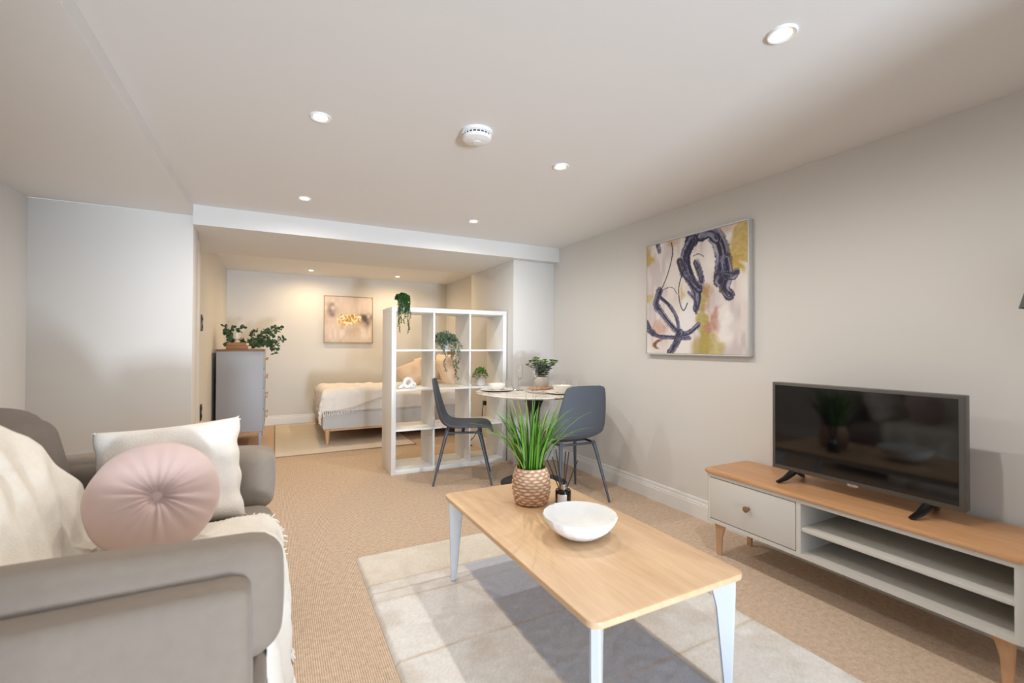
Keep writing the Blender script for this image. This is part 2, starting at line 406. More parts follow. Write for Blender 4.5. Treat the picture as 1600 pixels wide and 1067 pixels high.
struct(box('ceiling_soffit', (XL-0.1, -1.7, 2.03), (-0.512, 3.82, 2.10), M['ceil']))
struct(box('trim_1', (-0.60, 4.05, 0), (-0.525, 4.26, 1.93), M['gloss_white'], bevel=0.004))
# skirting boards: moulded profile swept along each run
SK = [(0, 0), (0.016, 0), (0.016, 0.085), (0.013, 0.092), (0.013, 0.100), (0.009, 0.104), (0.009, 0.122), (0.005, 0.130), (0, 0.130)]
def skirting(name, p0, p1, nrm):
    bm = bmesh.new(); rings = []
    for p in (p0, p1): rings.append([bm.verts.new((p[0]+nrm[0]*d, p[1]+nrm[1]*d, z)) for d, z in SK])
    n = len(SK)
    for k in range(n): bm.faces.new((rings[0][k], rings[0][(k+1) % n], rings[1][(k+1) % n], rings[1][k]))
    bm.faces.new(rings[0]); bm.faces.new(rings[1][::-1]); bmesh.ops.recalc_face_normals(bm, faces=bm.faces)
    struct(bmobj(name, bm, M['gloss_white']))
skirting('baseboard_right', (XR, -1.45), (XR, 3.885), (-1, 0))
skirting('baseboard_pillar', (2.03, 3.885), (XR, 3.885), (0, -1))
skirting('baseboard_pillar_side', (2.03, 4.42), (2.03, 4.966), (-1, 0))
skirting('baseboard_pillar_back', (2.014, 4.95), (2.50, 4.95), (0, 1))
skirting('baseboard_far', (-0.60, YB), (2.54, YB), (0, -1))
skirting('baseboard_bedroom_left', (-0.60, 4.28), (-0.60, YB), (1, 0))
skirting('baseboard_left', (XL, -1.45), (XL, 3.82), (1, 0))

# ------------------------------------------------------------------ recessed ceiling lights
def downlight(x, y, z, label, group, power, col):
    t = thing('ceiling_light', (x, y, z), label, 'ceiling light', group=group)
    lathe('trim_ring', [(0.026, 0.004), (0.026, -0.002), (0.031, -0.005), (0.040, -0.007), (0.043, -0.004), (0.043, 0.0)], M['white_plastic'], t, 32)
    lathe('bulb', [(0, -0.003), (0.0255, -0.003), (0.0255, 0.003), (0, 0.003)], M['bulb'], t, 24)
    l = bpy.data.lights.new('lamp', 'SPOT'); l.spot_size = math.radians(178); l.spot_blend = 0.78; l.energy = power; l.color = col; l.shadow_soft_size = 0.012
    o = bpy.data.objects.new('lamp', l); COL.objects.link(o); o.parent = t; o.location = (0, 0, -0.016)
    return t
WARM = (1.0, 0.95, 0.89)
G1 = 'recessed ceiling lights of the living area'
for x, y, lab in ((1.384, 0.858, 'large-looking round recessed ceiling light nearest the camera, above the television'),
                  (0.161, 2.083, 'round recessed ceiling light left of the smoke alarm, nearer of the left pair'),
                  (1.357, 2.050, 'round recessed ceiling light right of the smoke alarm'),
                  (0.161, 3.288, 'small recessed ceiling light at left, close to the white bulkhead'),
                  (1.357, 3.270, 'small recessed ceiling light above the dining chair, close to the bulkhead')):
    downlight(x, y, ZC, lab, G1, 25, WARM)
G2 = 'recessed ceiling lights of the bedroom'
for x, y, lab in ((0.42, 6.79, 'tiny bedroom ceiling light above left edge of the gold picture'),
                  (1.60, 6.79, 'tiny bedroom ceiling light above the bead plant on the shelf unit'),
                  (0.42, 5.55, 'added unseen bedroom ceiling light between the chest of drawers and bulkhead'),  # this lamp and the next: out of view behind the bulkhead, added for brightness
                  (1.60, 5.55, 'added unseen bedroom ceiling light over the near side of the bed')):
    downlight(x, y, ZB, lab, G2, 23, (1.0, 0.76, 0.47))

# smoke alarm
t = thing('smoke_alarm', (0.803, 1.90, ZC), 'white round smoke alarm on the ceiling among the lights', 'smoke alarm')
lathe('base', [(0, 0), (0.072, 0), (0.072, -0.012), (0.066, -0.016), (0, -0.016)], M['white_plastic'], t, 40)
lathe('sensor_vent', [(0.060, -0.016), (0.060, -0.026)], M['dark_slot'], t, 40)
bm = bmesh.new()
for k in range(22):
    a = 2*PI*k/22; addbox(bm, (-0.002, -0.002, -0.026), (0.002, 0.002, -0.016))
    for v in bm.verts[-8:]: v.co = Vector((v.co.x+0.0625*math.cos(a), v.co.y+0.0625*math.sin(a), v.co.z))
bmobj('vent_ribs', bm, M['white_plastic'], t)
lathe('cover', [(0.064, -0.024), (0.066, -0.028), (0.062, -0.038), (0.045, -0.045), (0.018, -0.047), (0.018, -0.050), (0, -0.050), (0, -0.026), (0.064, -0.024)], M['white_plastic'], t, 40)

# ------------------------------------------------------------------ rugs
def painted_grid(name, nx, ny, pos, colfn, m, parent=None, loc=(0, 0, 0)):
    V = [pos(i/nx, j/ny) for j in range(ny+1) for i in range(nx+1)]
    F = [(j*(nx+1)+i, j*(nx+1)+i+1, (j+1)*(nx+1)+i+1, (j+1)*(nx+1)+i) for j in range(ny) for i in range(nx)]
    o = from_py(name, V, F, m, parent, loc, True)
    U, Vv = np.meshgrid(np.linspace(0, 1, nx+1), np.linspace(0, 1, ny+1))
    c = colfn(U, Vv).reshape(-1, 3)/255.0
    c = np.where(c <= 0.04045, c/12.92, ((np.clip(c, 0, 1)+0.055)/1.055)**2.4)
    a = o.data.color_attributes.new('paint', 'FLOAT_COLOR', 'POINT')
    a.data.foreach_set('color', np.concatenate([c, np.ones((len(c), 1))], 1).astype(np.float32).ravel())
    return o
rng = np.random.default_rng(3)
def vnoise(U, V, fx, fy, seed=0):
    r = np.random.default_rng(seed); g = r.random((int(fy)+3, int(fx)+3))
    x = U*fx; y = V*fy; i = x.astype(int); j = y.astype(int); a = x-i; b = y-j; a = a*a*(3-2*a); b = b*b*(3-2*b)
    return (g[j, i]*(1-a)+g[j, i+1]*a)*(1-b)+(g[j+1, i]*(1-a)+g[j+1, i+1]*a)*b
def mixc(c, col, k):
    return c*(1-k[..., None])+np.array(col, float)*k[..., None]
def sm(x, a, b):
    t = np.clip((x-a)/(b-a), 0, 1); return t*t*(3-2*t)
RX0, RX1, RY0, RY1 = 0.383, 1.755, 0.50, 2.513
def rugcol(U, V):
    X = RX0+U*(RX1-RX0); Y = RY0+V*(RY1-RY0)
    c = np.ones(U.shape+(3,))*np.array((243, 239, 233.))
    n = vnoise(U, V, 9, 13, 1)*0.6+vnoise(U, V, 22, 30, 2)*0.4
    c = mixc(c, (216, 206, 192), sm(n, 0.5, 0.85)*0.55)
    c = mixc(c, (246, 243, 238), sm(1-n, 0.5, 0.9)*0.5)
    stripe = sm(X+0.01*vnoise(U, V, 40, 60, 5), 0.855, 0.87)*(1-sm(X, 1.285, 1.30))*(1-sm(Y, 2.17, 2.19))
    c = mixc(c, (190, 197, 212), stripe*0.9)
    c = mixc(c, (206, 208, 214), stripe*sm(n, 0.45, 0.8)*0.5)
    far = sm(Y, 2.17, 2.19); c = mixc(c, (236, 222, 196), far*0.5)
    for y0, s in ((2.183, 5), (2.105, 6), (2.02, 7), (1.62, 8), (1.2, 9)):
        yy = y0+0.02*(vnoise(U, V, 5, 2, s)-0.5)
        k = np.exp(-((Y-yy)/0.006)**2)*(0.25+0.5*vnoise(U, V, 8, 2, s+20))
        c = mixc(c, (196, 166, 130), k*0.75)
    return c*(0.97+0.06*rng.random(U.shape))[..., None]
def rugpos(u, v):
    x = RX0+u*(RX1-RX0); y = RY0+v*(RY1-RY0)
    e = min(u*(RX1-RX0), (1-u)*(RX1-RX0), v*(RY1-RY0), (1-v)*(RY1-RY0))
    z = 0.016*min(1, e/0.012+0.02)+0.0015*noise.noise(Vector((x*25, y*25, 0)))*(1 if e > 0.01 else 0)
    wob = 0.003*noise.noise(Vector((x*14, y*14, 3)))
    return (x-1.07+wob, y-1.5+wob, max(z, 0.0005))
rug = painted_grid('area_rug', 200, 290, rugpos, rugcol, M['rug'], None, (1.07, 1.5, 0.0005))
tag(rug, 'cream pile rug with a grey-blue stripe under the coffee table', 'rug')
bm = bmesh.new(); addbox(bm, (0, 0, 0), (1.43, 2.06, 0.008), 0.004, 2)
r2 = bmobj('bedroom_rug', bm, M['rug_bed'], None, (0.0, 5.14, 0.0005), autosmooth=40)
tag(r2, 'plain beige flat rug under the foot of the bed', 'rug')
bm = bmesh.new()
addbox(bm, (-0.004, -0.004, 0), (1.434, 0.004, 0.010)); addbox(bm, (-0.004, 0, 0), (0.004, 2.06, 0.010)); addbox(bm, (1.426, 0, 0), (1.434, 2.06, 0.010))
bmobj('bound_edge', bm, mat('rug_edge_tape', (170, 150, 130), 0.9), r2)

# ------------------------------------------------------------------ coffee table
t = thing('coffee_table', (1.02, 1.515, 0), 'long pale oak coffee table with light grey legs on the cream rug', 'table')
prism('tabletop', rrect(-0.30, 0.30, -0.58, 0.58, 0.035), 0.400, 0.420, M['oak_table'], t, 0.005)
def ct_leg(sx, sy):
    # flat tapering blade leg with a shoulder bracket running under the top
    out = [(0.0, 0.0), (0.022, 0.0), (0.048, 0.300), (0.060, 0.352), (0.085, 0.372), (0.150, 0.384), (0.150, 0.400), (-0.012, 0.400), (-0.012, 0.360)]
    bm = bmesh.new(); th = 0.030
    # blade follows the diagonal of the table corner: bracket leads along the short end
    pts = []
    for w in (-th/2, th/2):
        for u, v in out: pts.append((u, w, v))
    n = len(out); vs = [bm.verts.new(p) for p in pts]
    bm.faces.new(vs[:n][::-1]); bm.faces.new(vs[n:])
    for k in range(n): bm.faces.new((vs[k], vs[(k+1) % n], vs[n+(k+1) % n], vs[n+k]))
    bmesh.ops.recalc_face_normals(bm, faces=bm.faces)
    bmesh.ops.bevel(bm, geom=bm.edges[:], offset=0.005, segments=2, affect='EDGES')
    for v in bm.verts:
        x, y, z = v.co
        q = 0.70710678; v.co = Vector((sx*(0.268-x*q+y*q), sy*(0.548-x*q-y*q), z))
    bmesh.ops.recalc_face_normals(bm, faces=bm.faces)
    return bm
for sx in (-1, 1):
    for sy in (-1, 1):
        rest = 0.0188
        o = bmobj('leg', ct_leg(sx, sy), M['paint_leg'], t, (0, 0, 0), autosmooth=40)
        for v in o.data.vertices:
            v.co.z = rest+v.co.z*(0.400-rest)/0.400
for sx in (-1, 1):
    box('apron', (sx*0.245-0.009, -0.50, 0.372), (sx*0.245+0.009, 0.50, 0.400), M['paint_leg'], t, 0.002)

# bowl
def bowl_w(k, z): return 0.008*math.sin(k*1.7)+0.006*math.sin(k*3.9+z*60)
b = lathe('decorative_bowl', [(0, 0.003), (0.045, 0.000), (0.075, 0.010), (0.110, 0.036), (0.130, 0.062), (0.138, 0.078), (0.136, 0.083), (0.130, 0.081), (0.118, 0.062), (0.095, 0.038), (0.060, 0.020), (0, 0.016)], M['plaster'], None, 72, (1.015, 1.40, 0.4202), 60, bowl_w)
tag(b, 'wide rough white plaster bowl on the oak coffee table', 'bowl')

# woven vase with grass
VX, VY, VZ = 1.035, 1.80, 0.4222
t = thing('potted_grass', (VX, VY, VZ), 'tall artificial green grass in a woven rush pot on the coffee table', 'plant')
rows = 12; nst = 26
def bask():
    V = []; F = []; C = []
    nv = rows*6; nu = nst*8; Hh = 0.160
    for j in range(nv+1):
        s = j/nv; z = s*Hh
        R = 0.060+0.027*math.sin(PI*min(1, (s*0.86+0.10)))**0.7
        row = int(min(rows-1, s*rows)); f = s*rows-row
        for i in range(nu):
            a = 2*PI*i/nu
            over = 0.5+0.5*math.sin(nst*a/2*1.0+row*PI+0.6*math.sin(3*a+row))
            bul = math.sin(PI*f)**0.6
            r = R+0.0045*bul*(0.35+0.65*over)-0.002+0.0012*noise.noise(Vector((a*9, z*150, row)))
            V.append((r*math.cos(a), r*math.sin(a), z+0.002*math.sin(2*a+row)))
            tone = min(1, 0.15+1.1*(0.3+0.7*over)*bul)
            nn = 0.5+0.5*noise.noise(Vector((a*6, z*70, 2+row)))
            base = np.array((160, 108, 74))*(1-tone)+np.array((232, 202, 174))*tone
            C.append(base*(0.86+0.28*nn))
    for j in range(nv):
        for i in range(nu):
            q = (i+1) % nu; F.append((j*nu+i, j*nu+q, (j+1)*nu+q, (j+1)*nu+i))
    # inside wall, bottom
    n0 = len(V)
    for z, rr in ((Hh, 0.064), (0.03, 0.064)):
        for i in range(nu):
            a = 2*PI*i/nu; V.append((rr*math.cos(a), rr*math.sin(a), z)); C.append((110, 76, 50))
    for i in range(nu):
        q = (i+1) % nu
        F.append((nv*nu+i, nv*nu+q, n0+q, n0+i)); F.append((n0+i, n0+q, n0+nu+q, n0+nu+i))
    F.append(tuple(range(nu))[::-1]); F.append(tuple(n0+nu+i for i in range(nu)))
    o = from_py('woven_pot', V, F, M['basket'], t, (0, 0, 0), True)
    c = np.array(C)/255; c = np.where(c <= 0.04045, c/12.92, ((c+0.055)/1.055)**2.4)
    a = o.data.color_attributes.new('paint', 'FLOAT_COLOR', 'POINT')
    a.data.foreach_set('color', np.concatenate([c, np.ones((len(c), 1))], 1).astype(np.float32).ravel())
bask()
o = lathe('soil', [(0, 0.140), (0.062, 0.140), (0.062, 0.130), (0, 0.130)], mat('dark_moss', (70, 66, 44), 0.95, noise_scale=80, noise_amt=0.4), t, 24)
def blade(p0, ang, lean, L, droop, w, m):
    V = []; F = []; n = 9; p = Vector(p0); d = Vector((math.cos(ang)*lean, math.sin(ang)*lean, 1)).normalized()
    side = Vector((-math.sin(ang), math.cos(ang), 0))
    tw = random.uniform(-0.9, 0.9); side = (side*math.cos(tw)+Vector((math.cos(ang), math.sin(ang), 0))*math.sin(tw)).normalized()
    for k in range(n+1):
        s = k/n; ww = w*(0.75+0.5*s if s < 0.4 else 0.95*(1-((s-0.4)/0.6)**1.8)+0.02)
        nr = d.cross(side).normalized()
        V += [tuple(p-side*ww/2), tuple(p+nr*ww*0.18), tuple(p+side*ww/2)]
        d = (d+Vector((math.cos(ang), math.sin(ang), 0))*droop*(0.4+s*1.3)/n+Vector((0, 0, -1))*droop*0.55*s*s/n*2).normalized()
        p = p+d*L/n
    for k in range(n):
        for q in (0, 1): F.append((k*3+q, k*3+q+1, k*3+q+4, k*3+q+3))
    return from_py('blade', V, F, m, t, (0, 0, 0), True)
random.seed(11)
for k in range(125):
    a = random.uniform(0, 2*PI); rr = 0.052*math.sqrt(random.random())
    out = rr/0.052
    L = random.uniform(0.26, 0.385)*(0.88 if k % 3 == 0 else 1)*(0.85 if out < 0.3 else 1)
    aa = a+random.uniform(-0.5, 0.5)
    blade((rr*math.cos(a), rr*math.sin(a), 0.135), aa, random.uniform(0.05, 0.34)*out+0.03, L, random.choice((0.3, 0.7, 1.2, 1.7, 2.2))*random.uniform(0.7, 1.1)*(0.35+0.65*out), random.uniform(0.007, 0.011),
          random.choice((M['grass1'], M['grass1'], M['grass2'], M['grass2'], M['grass3'])))

# reed diffuser
t = thing('reed_diffuser', (1.165, 1.735, 0.4202), 'black glass reed diffuser with silver collar behind the white bowl', 'diffuser')
lathe('bottle', [(0, 0), (0.034, 0), (0.036, 0.003), (0.036, 0.052), (0.033, 0.058), (0.016, 0.060), (0.012, 0.062), (0, 0.062)], M['glass_black'], t, 40)
lathe('collar', [(0.018, 0.0605), (0.018, 0.081), (0.016, 0.083), (0.010, 0.083), (0.010, 0.0605)], M['silver'], t, 32)
# label on the side facing the sofa and camera
bm = bmesh.new(); A0 = math.atan2(-1.735, -1.165)
cols = []
for k in range(9):
    a = A0-0.15+(-0.62+1.24*k/8); cols.append((bm.verts.new((0.0366*math.cos(a), 0.0366*math.sin(a), 0.008)), bm.verts.new((0.0366*math.cos(a), 0.0366*math.sin(a), 0.044))))
for a, b in zip(cols, cols[1:]): bm.faces.new((a[0], b[0], b[1], a[1]))
bmobj('label_paper', bm, M['label'], t, smooth=True)
for k, (ax, ay, L) in enumerate(((-0.42, 0.05, 0.20), (-0.30, -0.15, 0.22), (-0.10, 0.2, 0.235), (0.02, -0.1, 0.235), (0.16, 0.1, 0.225), (0.36, -0.06, 0.20), (0.44, 0.12, 0.19))):
    d = Vector((Rv.x*ax+0.3*ay, Rv.y*ax+ay, 1)).normalized()
    tube('reed', [Vector((0, 0, 0.02))+d*0.02-d*0.0, Vector((0, 0, 0.02))+d*L*0.92], 0.0022, M['reed'], t, 6)

# ------------------------------------------------------------------ media unit and television
t = thing('media_unit', (2.285, 1.13, 0), 'low light grey media unit with oak top, legs and one drawer against the right wall', 'cabinet')
X0, X1, Y0, Y1 = -0.19, 0.175, -0.61, 0.605       # carcass, local
Z0, Z1 = 0.185, 0.445
prism('oak_top', rrect(X0-0.012, X1+0.005, Y0-0.012, Y1+0.012, 0.045), Z1, Z1+0.020, M['oak_stand'], t, 0.007)
bm = bmesh.new()
th = 0.018
def rpanel(bm, z0, z1):
    o = rrect(X0, X1, Y0, Y1, 0.035, 5)
    lo = [bm.verts.new((u, v, z0)) for u, v in o]; hi = [bm.verts.new((u, v, z1)) for u, v in o]; n = len(lo)
    bm.faces.new(lo[::-1]); bm.faces.new(hi)
    for k in range(n): bm.faces.new((lo[k], lo[(k+1) % n], hi[(k+1) % n], hi[k]))
rpanel(bm, Z0, Z0+th); rpanel(bm, Z1-th, Z1)
bmobj('carcass', bm, M['paint_stand'], t, autosmooth=30)
def side(name, y0, y1, rnd):
    # side panel with rounded front corner
    out = []
    r = 0.035
    if rnd > 0: out = [(X0+0.001+r-r*math.cos(a), Y1-0.001-r+r*math.sin(a)) for a in [k*PI/12 for k in range(7)]]+[(X1, Y1-0.001), (X1, y0), (X0+0.001, y0)]
    elif rnd < 0: out = [(X0+0.001+r-r*math.cos(a), Y0+0.001+r-r*math.sin(a)) for a in [k*PI/12 for k in range(7)]]+[(X1, Y0+0.001), (X1, y1), (X0+0.001, y1)]
    prism(name, out, Z0+th, Z1-th, M['paint_stand'], t)
side('side_panel', Y1-0.024, Y1, 1)
side('side_panel', Y0, Y0+0.036, -1)
box('back_panel', (X1-0.012, Y0+0.036, Z0+th), (X1, Y1-0.024, Z1-th), M['paint_stand'], t)
YD = 0.112   # partition between drawer and shelves
box('partition', (X0+0.001, YD-0.02, Z0+th), (X1-0.012, YD, Z1-th), M['paint_stand'], t)
box('shelf', (X0+0.004, Y0+0.036, 0.302), (X1-0.012, YD-0.02, 0.320), M['paint_stand'], t, 0.002)
d = box('drawer', (X0+0.0015, YD+0.004, Z0+th+0.004), (X0+0.019, Y1-0.028, Z1-th-0.004), M['paint_stand'], t, 0.0015)
bm = bmesh.new(); addlathe(bm, [(0, 0), (0.009, 0), (0.009, 0.008), (0.014, 0.016), (0.015, 0.024), (0.010, 0.028), (0, 0.028)], 24)
bmesh.ops.transform(bm, matrix=Matrix.Rotation(-PI/2, 4, 'Y'), verts=bm.verts); bmesh.ops.recalc_face_normals(bm, faces=bm.faces)
bmobj('knob', bm, M['oak_dark'], d, (X0+0.0015, (YD+Y1-0.024)/2+0.0, 0.322), autosmooth=40)
for sx in (-1, 1):
    for sy in (-1, 1):
        cx = (X0+0.055) if sx < 0 else (X1-0.055); cy = (Y1-0.05) if sy > 0 else (Y0+0.065)
        bm = bmesh.new()
        rings = []
        for z, w, off in ((0, 0.013, 0.0), (0.10, 0.017, -0.002), (0.150, 0.024, -0.008), (0.172, 0.034, -0.018), (Z0, 0.048, -0.030)):
            o = rrect(-0.5, 0.5, -0.5, 0.5, 0.2, 3)
            rings.append([bm.verts.new((cx+u*2*w*0.62, cy+sy*off*0.8+v*2*w, z)) for u, v in o])
        for a, b in zip(rings, rings[1:]):
            n = len(a)
            for k in range(n): bm.faces.new((a[k], a[(k+1) % n], b[(k+1) % n], b[k]))
        bm.faces.new(rings[0][::-1]); bm.faces.new(rings[-1])
        bmobj('leg', bm, M['oak_leg'], t, autosmooth=50)

t = thing('television', (2.28, 1.09, 0.465), 'black flat television with dark grey bezel on the oak topped media unit', 'television')
box('casing', (-0.022, -0.366, 0.052), (0.028, 0.366, 0.486), M['tv_bezel'], t, 0.004)
box('screen', (-0.0235, -0.350, 0.074), (-0.0215, 0.350, 0.472), M['tv_screen'], t)
box('rear_housing', (0.028, -0.24, 0.08), (0.062, 0.24, 0.36), M['tv_foot'], t, 0.012)
bm = bmesh.new(); addbox(bm, (-0.026, -0.022, 0.048), (-0.020, 0.022, 0.060), 0.002)
bmobj('badge', bm, M['silver'], t, autosmooth=40)
for sy in (-1, 1):
    y = sy*0.27 if sy > 0 else -0.255
    bm = bmesh.new()
    addtube(bm, [(-0.105, y+0.012, 0.007), (-0.06, y+0.006, 0.020), (-0.015, y, 0.046), (0.0, y, 0.060)], [0.007, 0.010, 0.013, 0.014], 10)
    addtube(bm, [(0.0, y, 0.060), (0.03, y, 0.044), (0.075, y+0.006, 0.020), (0.105, y+0.012, 0.007)], [0.014, 0.013, 0.010, 0.007], 10)
    for v in bm.verts: v.co.z = max(0.0004, v.co.z)
    for v in bm.verts: v.co.y = y+0.004+(v.co.y-y-0.004)*1.5
    bmesh.ops.recalc_face_normals(bm, faces=bm.faces)
    bmobj('foot', bm, M['tv_foot'], t, autosmooth=60)

# ------------------------------------------------------------------ paintings
def stroke(U, V, pts, w):
    """distance-based mask of a brush stroke along pts"""
    P = []
    pts = np.array(pts, float)
    # catmull-rom resample
    for i in range(len(pts)-1):
        p0 = pts[max(i-1, 0)]; p1 = pts[i]; p2 = pts[i+1]; p3 = pts[min(i+2, len(pts)-1)]
        for s in np.linspace(0, 1, 12, endpoint=False):
            P.append(0.5*((2*p1)+(-p0+p2)*s+(2*p0-5*p1+4*p2-p3)*s*s+(-p0+3*p1-3*p2+p3)*s**3))
    P.append(pts[-1]); D = np.full(U.shape, 9.0); T = np.zeros(U.shape); Sg = np.zeros(U.shape)
    for k, (a, b) in enumerate(zip(P[:-1], P[1:])):
        d = b-a; L = max(d@d, 1e-9); tt = np.clip(((U-a[0])*d[0]+(V-a[1])*d[1])/L, 0, 1)
        dx = U-(a[0]+tt*d[0]); dy = V-(a[1]+tt*d[1]); dd = np.hypot(dx, dy)
        m = dd < D; D = np.where(m, dd, D); T = np.where(m, (k+tt)/len(P), T); Sg = np.where(m, np.sign(dx*d[1]-dy*d[0])*dd, Sg)
    return D, T, Sg
def abstract(U, V):
    V = 1-V
    c = np.ones(U.shape+(3,))*np.array((226, 218, 212.))
    n = vnoise(U, V, 7, 4, 31); n2 = vnoise(U, V, 30, 9, 32); n3 = vnoise(U, V, 50, 60, 33)
    c = mixc(c, (196, 184, 186), sm(n*0.6+n2*0.4, 0.45, 0.8)*0.7)
    c = mixc(c, (240, 236, 232), sm(1-n, 0.55, 0.85)*0.7)
    c = mixc(c, (200, 164, 150), sm(vnoise(U, V, 6, 5, 40), 0.66, 0.9)*0.6)
    def patch(u0, u1, v0, v1, col, e=0.03, s=50, k=1.0):
        nonlocal c
        w = (vnoise(U, V, 14, 14, s)-0.5)*0.10
        m = sm(U+w, u0-e, u0+e)*(1-sm(U+w, u1-e, u1+e))*sm(V+w, v0-e, v0+e)*(1-sm(V-w, v1-e, v1+e))
        c = mixc(c, col, m*(0.65+0.35*n3)*k)
    OC = (190, 160, 76)
    patch(-0.1, 0.06, 0.05, 0.20, OC, s=51); patch(0.87, 1.05, -0.1, 0.30, (196, 166, 92), s=52); patch(0.86, 0.98, 0.25, 0.38, OC, s=53)
    patch(-0.1, 0.05, 0.43, 0.52, OC, s=54, k=0.8); patch(0.22, 0.30, 0.0, 0.03, OC, s=55); patch(0.38, 0.42, 0.42, 0.58, OC, s=61, k=0.7)
    patch(0.56, 0.66, 0.42, 1.1, (172, 154, 82), 0.025, 56); patch(0.50, 0.78, 0.86, 1.1, (178, 158, 84), 0.03, 57, 0.8)
    patch(0.67, 0.76, 0.58, 0.84, (186, 136, 118), 0.02, 58); patch(0.08, 0.22, 0.72, 0.82, (200, 150, 136), 0.03, 59, 0.7)
    patch(0.62, 0.68, 0.44, 0.62, (176, 124, 104), 0.02, 62, 0.6); patch(0.11, 0.16, 0.86, 0.95, (120, 66, 44), 0.015, 60)
    patch(0.74, 0.86, 0.62, 0.95, (244, 238, 236), 0.05, 63, 0.9); patch(0.4, 0.55, 0.55, 0.82, (236, 236, 238), 0.04, 64, 0.8)
    def brush(pts, w, k=1.0, seed=70, taper=0.0):
        nonlocal c
        D, T, Sg = stroke(U, V, pts, w)
        br = vnoise(np.clip(Sg/w*0.5+0.5, 0, 1), T, 9, 2, seed)*0.65+vnoise(U, V, 60, 60, seed+5)*0.2+vnoise(np.clip(Sg/w*0.5+0.5, 0, 1), T, 26, 6, seed+9)*0.15; w = w*1.18
        ww = w*(1-taper*T)*(0.9+0.25*vnoise(T, T*0, 9, 1, seed+1))
        rag = vnoise(U, V, 90, 90, seed+2)*0.25; m = (1-sm(D, ww*(0.72+rag*0.6), ww*(0.86+rag)))*np.where(D > ww*0.45, 0.55+0.45*sm(vnoise(np.clip(Sg/w*0.5+0.5, 0, 1), T, 14, 3, seed+3), 0.3, 0.5), 1)
        bb = sm(br, 0.35, 0.8)[..., None]; col = np.array((42, 40, 60.))*(1-bb)+np.array((140, 140, 168.))*bb
        c = c*(1-(m*k)[..., None])+col*(m*k)[..., None]
    brush([(0.50, 0.05), (0.44, 0.16), (0.46, 0.30), (0.52, 0.42), (0.56, 0.52), (0.55, 0.62)], 0.058, seed=71, taper=0.5)
    brush([(0.38, 0.20), (0.42, 0.30), (0.50, 0.38), (0.58, 0.46)], 0.035, 0.9, 72)
    brush([(0.55, 0.24), (0.58, 0.32), (0.60, 0.40)], 0.028, 0.9, 73)
    brush([(0.66, -0.01), (0.74, 0.07), (0.79, 0.20), (0.78, 0.34), (0.76, 0.42)], 0.062, seed=74, taper=0.2)
    brush([(0.60, 0.03), (0.68, 0.02), (0.74, 0.08)], 0.04, seed=75)
    brush([(0.82, 0.26), (0.84, 0.38), (0.81, 0.48), (0.85, 0.54)], 0.045, 0.95, seed=76, taper=0.1)
    brush([(0.82, 0.38), (0.88, 0.40), (0.91, 0.37)], 0.028, 0.9, 77)
    brush([(0.15, 0.44), (0.11, 0.55), (0.18, 0.64), (0.27, 0.74), (0.36, 0.81), (0.46, 0.83), (0.57, 0.76)], 0.036, seed=78, taper=0.4)
    brush([(0.17, 0.50), (0.27, 0.58), (0.34, 0.68), (0.37, 0.79)], 0.017, seed=79)
    brush([(0.38, 0.82), (0.34, 0.91), (0.27, 1.0)], 0.034, seed=80)
    brush([(0.0, 0.71), (0.06, 0.80), (0.15, 0.85), (0.30, 0.86), (0.48, 0.87)], 0.018, 0.9, seed=81)
    brush([(0.01, 0.78), (0.08, 0.82)], 0.03, 0.8, seed=82)
    brush([(0.13, 0.0), (0.15, 0.07)], 0.022, 0.8, seed=83)
    brush([(0.47, 0.48), (0.54, 0.56), (0.55, 0.66)], 0.014, 0.9, seed=84)
    def thin(pts, w=0.0050, col=(40, 38, 40)):
        nonlocal c
        D, T, Sg = stroke(U, V, pts, w); m = 1-sm(D, w*0.7, w*1.3); c = mixc(c, col, m*0.9)
    thin([(0.29, 0.02), (0.30, 0.12), (0.26, 0.26), (0.20, 0.38), (0.14, 0.46)])
    thin([(0.14, 0.46), (0.22, 0.42), (0.30, 0.42), (0.35, 0.48)], 0.003)
    thin([(0.42, 0.28), (0.37, 0.42), (0.38, 0.56), (0.42, 0.63), (0.46, 0.57)], 0.005)
    thin([(0.52, 0.18), (0.57, 0.17), (0.62, 0.20)], 0.003)
    return np.clip(c*(0.985+0.03*rng.random(U.shape))[..., None], 0, 255)
t = thing('abstract_painting', (XR, 2.14, 1.478), 'large square abstract painting in navy, ochre and cream on the right wall', 'painting')
